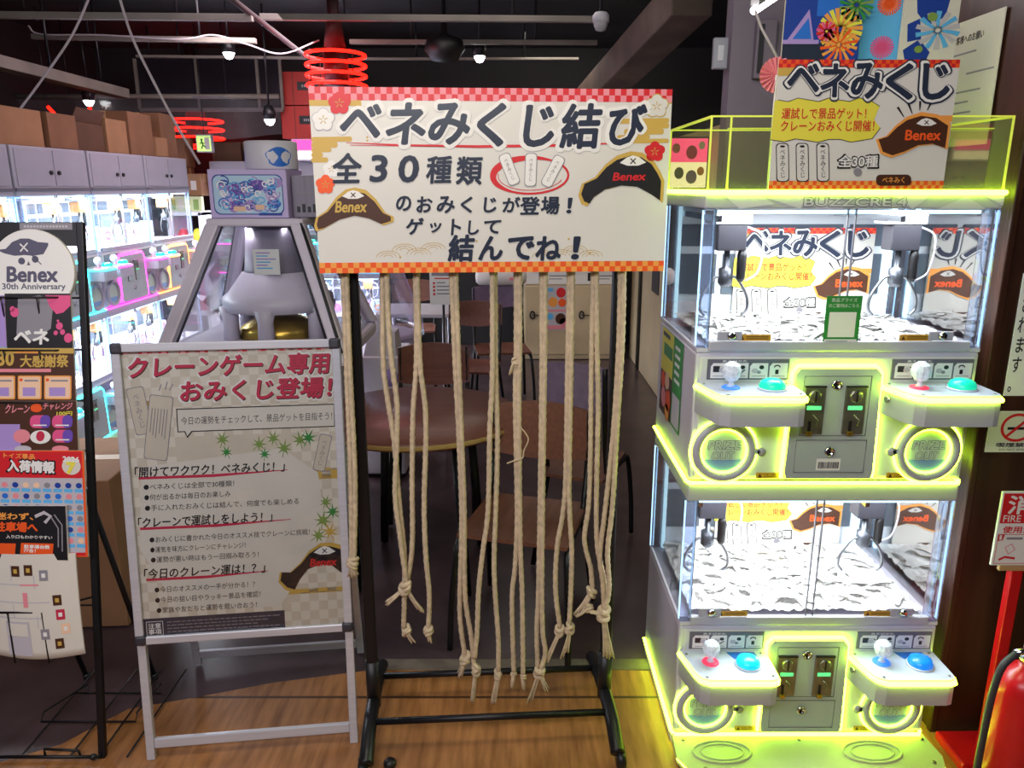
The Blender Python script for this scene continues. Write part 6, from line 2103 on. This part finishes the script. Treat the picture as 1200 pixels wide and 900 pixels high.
def chair(loc, rz, label, back_m, bz=(.62, .84), sw=.40, group='metal framed cafe chairs'):
    t = thing('cafe_chair', label, 'chair', loc, rz, group)
    h = sw / 2
    m = MB()
    n = 10
    vs, z = [], .45
    for j in range(n + 1):
        for i in range(n + 1):
            x, y = -h + sw * i / n, -h + .40 * j / n
            vs.append((x, y, z - .012 * math.sin(PI * i / n) * math.sin(PI * j / n)))
    N_ = len(vs)
    fs = [[j * (n + 1) + i, j * (n + 1) + i + 1, (j + 1) * (n + 1) + i + 1, (j + 1) * (n + 1) + i] for j in range(n) for i in range(n)]
    bd = [i for i in range(n + 1)] + [(j) * (n + 1) + n for j in range(1, n + 1)] + [n * (n + 1) + i for i in range(n - 1, -1, -1)] + [j * (n + 1) for j in range(n - 1, 0, -1)]
    m.add(vs + [(v[0], v[1], v[2] - .014) for v in vs], fs + [[N_ + q for q in f][::-1] for f in fs] + [[bd[k], N_ + bd[k], N_ + bd[(k + 1) % len(bd)], bd[(k + 1) % len(bd)]] for k in range(len(bd))], 'seat_wood', False)
    m.build('seat', t)
    m = MB()
    vs = []
    for j in range(7):
        for i in range(n + 1):
            a = i / n
            vs.append((-h + sw * a, .205 + .03 * math.sin(PI * a) + .02 * j / 6, bz[0] + (bz[1] - bz[0]) * j / 6 - (.02 * (1 - math.sin(PI * a)) if j == 6 else 0) + (.025 * (1 - math.sin(PI * a)) if j == 0 else 0)))
    N_ = len(vs)
    fs = [[j * (n + 1) + i, j * (n + 1) + i + 1, (j + 1) * (n + 1) + i + 1, (j + 1) * (n + 1) + i] for j in range(6) for i in range(n)]
    bd = [i for i in range(n + 1)] + [j * (n + 1) + n for j in range(1, 7)] + [6 * (n + 1) + i for i in range(n - 1, -1, -1)] + [j * (n + 1) for j in range(5, 0, -1)]
    m.add(vs + [(v[0], v[1] + .014, v[2]) for v in vs], fs + [[N_ + q for q in f][::-1] for f in fs] + [[bd[k], N_ + bd[k], N_ + bd[(k + 1) % len(bd)], bd[(k + 1) % len(bd)]] for k in range(len(bd))], back_m, False)
    m.build('backrest', t)
    for s in (-1, 1):
        m = MB(); m.tube(smooth_path([(s * (h - .01), .235, bz[1] - .02), (s * (h - .01), .215, bz[0]), (s * (h - .01), .17, .5), (s * (h - .01), .12, .43), (s * (h - .005), -.10, .42), (s * (h - .0), -.19, .40), (s * (h + .015), -.225, .2), (s * (h + .02), -.24, 0.006)], 6), .0115, 'black_metal', 8); m.build('side_frame', t)
        m = MB(); m.tube([(s * (h - .01), .13, .43), (s * (h + .02), .25, .006)], .0115, 'black_metal', 8); m.build('leg', t)
    return t


chair((.05, 2.65, 0), R(-16), 'wooden seated cafe chair nearest the camera, beside the round table behind the ropes', 'seat_wood', (.60, .83))
chair((.34, 3.30, 0), R(158), 'cafe chair with a lilac covered back standing beside the nearest wooden chair', 'lilac_cloth', (.72, .95), .29)
chair((-.41, 3.80, 0), R(3), 'cafe chair with a reddish back behind the round table', 'table_wood', (.60, .83), .38)
chair((-.86, 6.62, 0), R(4), 'brown backed cafe chair behind the pale square table', 'seat_wood', (.64, .84), .38)
chair((-.29, 5.15, 0), R(-8), 'dark brown cafe chair in the middle of the hall between the ropes', 'seat_wood', (.68, .86), .38)
chair((-.08, 5.75, 0), R(8), 'cafe chair with a lilac cloth back under the white bolster', 'lilac_cloth', (.72, .90), .40)
q = Vector((-.085, 5.99, .965))
m = MB(q); m.lathe([(.0001, -.20), (.045, -.195), (.066, -.17), (.07, -.1), (.07, .1), (.066, .17), (.045, .195), (.0001, .20)], q, 'print_white', 24, (1, .05, 0))
for s in (-1, 1):
    c_ = q + Vector((s * .085, -.0705, -.012))
    m.add([c_ + Vector((.022 * math.cos(2 * PI * i / 16), 0, .014 * math.sin(2 * PI * i / 16))) for i in range(16)], [list(range(16))], 'print_pink')
tag(m.build('bolster_cushion'), 'white round ended bolster cushion with pink spots lying on the lilac chair back', 'cushion')
# pale square table
t = thing('square_table', 'pale grey square table far behind the round one', 'table', (-.74, 5.95, 0))
O_ = (-.74, 5.95, 0)
m = MB(O_); m.box((-1.0, 5.68, .69), (-.47, 6.22, .72), 'pale_laminate', .006); m.build('table_top', t)
for (x, y) in ((-.96, 5.72), (-.51, 5.72), (-.96, 6.18), (-.51, 6.18)):
    m = MB(O_); m.tube([(x, y, 0), (x, y, .69)], .017, 'aluminium', 10); m.build('leg', t)
# notice on a stand
q = at(519, 338, 4.78)
t = thing('notice_stand', 'white printed notice on a slim stand in front of the pale square table', 'notice', (q.x, 4.78, 0))
O_ = (q.x, 4.78, 0)
a, b = at(503, 316, 4.78), at(536, 357, 4.78)
m = MB(O_); m.box((a.x, 4.78, b.z), (b.x, 4.785, a.z + .03), 'print_white', .001)
P = Print(m, [(0, 0), (100, 0), (100, 130), (0, 130)], (a.x, 4.78, a.z + .03), (b.x - a.x, 0, 0), (0, 0, b.z - a.z - .03), (0, -1, 0))
P.rect(8, 24, 92, 36, 'print_grey', 1); P.rect(18, 42, 88, 46, 'print_red', 1)
for k in range(4):
    P.rect(12, 56 + 12 * k, 20, 63 + 12 * k, 'print_red', 1); P.rect(26, 56 + 12 * k, random.uniform(55, 85), 60 + 12 * k, 'print_grey', 1)
m.build('notice_sheet', t)
m = MB(O_); m.tube([(q.x, 4.795, .02), (q.x, 4.795, a.z)], .008, 'black_metal', 8); m.lathe([(.11, 0), (.11, .012), (.02, .02)], (q.x, 4.795, 0), 'black_metal', 24); m.build('stand', t)
# white cabinet with a wrapped cone on it
q0, q1 = at(414, 450, 4.2), at(472, 450, 4.2)
t = thing('ticket_cabinet', 'white cabinet with a printed panel, behind the round table beside the rack post', 'cabinet', ((q0.x + q1.x) / 2, 4.4, 0))
O_ = ((q0.x + q1.x) / 2, 4.4, 0)
m = MB(O_); m.box((q0.x, 4.2, .02), (q1.x, 4.6, .72), 'white_plastic', .01); m.box((q0.x + .02, 4.22, 0), (q1.x - .02, 4.58, .02), 'black_plastic'); m.build('cabinet_body', t)
m = MB(O_); m.add([(q0.x + .06, 4.195, .70), (q1.x - .03, 4.195, .70), (q1.x - .05, 4.30, .84), (q0.x + .08, 4.30, .84), (q0.x + .06, 4.45, .70), (q1.x - .03, 4.45, .70), (q1.x - .05, 4.45, .84), (q0.x + .08, 4.45, .84)], [[0, 1, 2, 3], [4, 7, 6, 5], [0, 3, 7, 4], [1, 5, 6, 2], [3, 2, 6, 7]], 'pale_laminate'); m.build('sloped_panel', t)
m = MB(O_); m.lathe([(.05, 0), (.05, .004)], (q1.x - .07, 4.199, .60), 'print_lilac', 24, (0, -1, 0)); m.build('disc_emblem', t)
m = MB(O_); m.box((q0.x + .12, 4.30, .84), (q0.x + .2, 4.38, .95), 'white_plastic', .01); m.build('card_reader', t)
b = MB((q0.x, 4.95, 0))
b.lathe([(.34, .70), (.33, .80), (.22, 1.1), (.12, 1.35), (.10, 1.5)], (q0.x - .02, 4.98, 0), 'milky_plastic', 30)
b.lathe([(.30, 0), (.30, .70), (.26, .72)], (q0.x - .02, 4.98, 0), 'lilac_shell', 28)
tag(b.build('wrapped_machine', None, flat_normals=False), 'small machine under a clear plastic cone wrap, behind the rack post and white cabinet', 'machine')
# counter with cream doors
for i, (x0p, x1p, lb) in enumerate(((614, 669, 'low cream counter cabinet with a round handled door, behind the taut rope'), (671, 723, 'low cream counter cabinet beside the first, nearer the corridor'))):
    a, b = at(x0p, 400, 7.35), at(x1p, 400, 7.35)
    t = thing('counter_cabinet', lb, 'cabinet', ((a.x + b.x) / 2, 7.5, 0), 0, 'cream counter cabinets')
    O_ = ((a.x + b.x) / 2, 7.5, 0)
    m = MB(O_); m.box((a.x, 7.36, .0), (b.x, 7.8, .90), 'cream_paint', .004); m.build('body', t)
    m = MB(O_); m.box((a.x + .012, 7.345, .05), (b.x - .012, 7.36, .715), 'cream_paint', .004); d = m.build('door', t)
    m = MB(O_); hx = a.x + .08
    m.ring((hx, 7.335, .44), .035, .007, 'black_metal', (0, 1, 0), 20, 6, .6); m.tube([(hx, 7.338, .44), (hx + .1, 7.338, .435)], .004, 'black_metal', 6); m.build('door_handle', d)
    m = MB(O_); m.box((a.x + .006, 7.35, .735), (b.x - .006, 7.36, .89), 'print_white', .002)
    P = Print(m, [(0, 0), (100, 0), (100, 40), (0, 40)], (a.x + .006, 7.35, .89), (b.x - a.x - .012, 0, 0), (0, 0, -.155), (0, -1, 0))
    P.rect(30, 12, 46, 32, 'print_black' if i else 'print_grey', 1); P.rect(52, 18, 90, 21, 'print_grey', 1); P.rect(52, 26, 80, 28, 'print_grey', 1); m.build('fascia', t)
a, b = at(636, 335, 7.34), at(667, 387, 7.34)
m = MB((a.x, 7.34, b.z)); m.box((a.x, 7.338, b.z), (b.x - .01, 7.343, a.z), 'print_lightgrey')
P = Print(m, [(0, 0), (100, 0), (100, 160), (0, 160)], (a.x, 7.338, a.z), (b.x - .01 - a.x, 0, 0), (0, 0, b.z - a.z), (0, -1, 0))
for (x, y, r, c) in ((70, 24, 18, 'print_red'), (40, 58, 18, 'print_amber'), (75, 60, 15, 'print_orange'), (70, 118, 20, 'print_brown'), (80, 130, 14, 'print_pink'), (30, 110, 12, 'print_skyblue')):
    P.ell(x, y, r, r, c, 1)
P.rect(5, 85, 95, 92, 'print_pink', 1); P.rect(5, 142, 95, 156, 'print_pink', 1); P.rect(8, 8, 40, 20, 'print_skyblue', 1)
tag(m.build('wall_poster'), 'pale poster with orange and red dots on the cream counter door', 'poster')
m = MB((.5, 7.3, .9)); a, b = at(606, 400, 7.35), at(726, 400, 7.35); m.box((a.x, 7.32, .90), (b.x, 7.85, .93), 'pale_laminate', .005)
tag(m.build('worktop'), 'pale counter top running over the two cream cabinets', 'counter top')
# grey plate and red marks on the corridor wall
m = MB((1.168, 6.3, .9)); m.box((1.162, 6.1, .80), (1.17, 6.4, 1.05), 'dark_grey', .002); tag(m.build('wall_plate'), 'small grey plate on the cream corridor wall', 'plate')
m = MB((1.168, 5.95, 1.2)); m.box((1.164, 5.85, 1.0), (1.17, 6.1, 1.5), 'print_peach', .001); m.box((1.163, 5.9, 1.15), (1.164, 6.0, 1.42), 'print_red'); tag(m.build('wall_poster'), 'peach poster with a red mark on the cream corridor wall', 'poster')
q = fl(457, 897)
m = MB(q); m.lathe([(.018, 0), (.019, .012), (.012, .02), (.0001, .021)], (q.x, q.y, 0), 'black_plastic', 18)
tag(m.build('rubber_stopper'), 'small dark rubber stopper on the wooden floor before the garment rack', 'stopper')
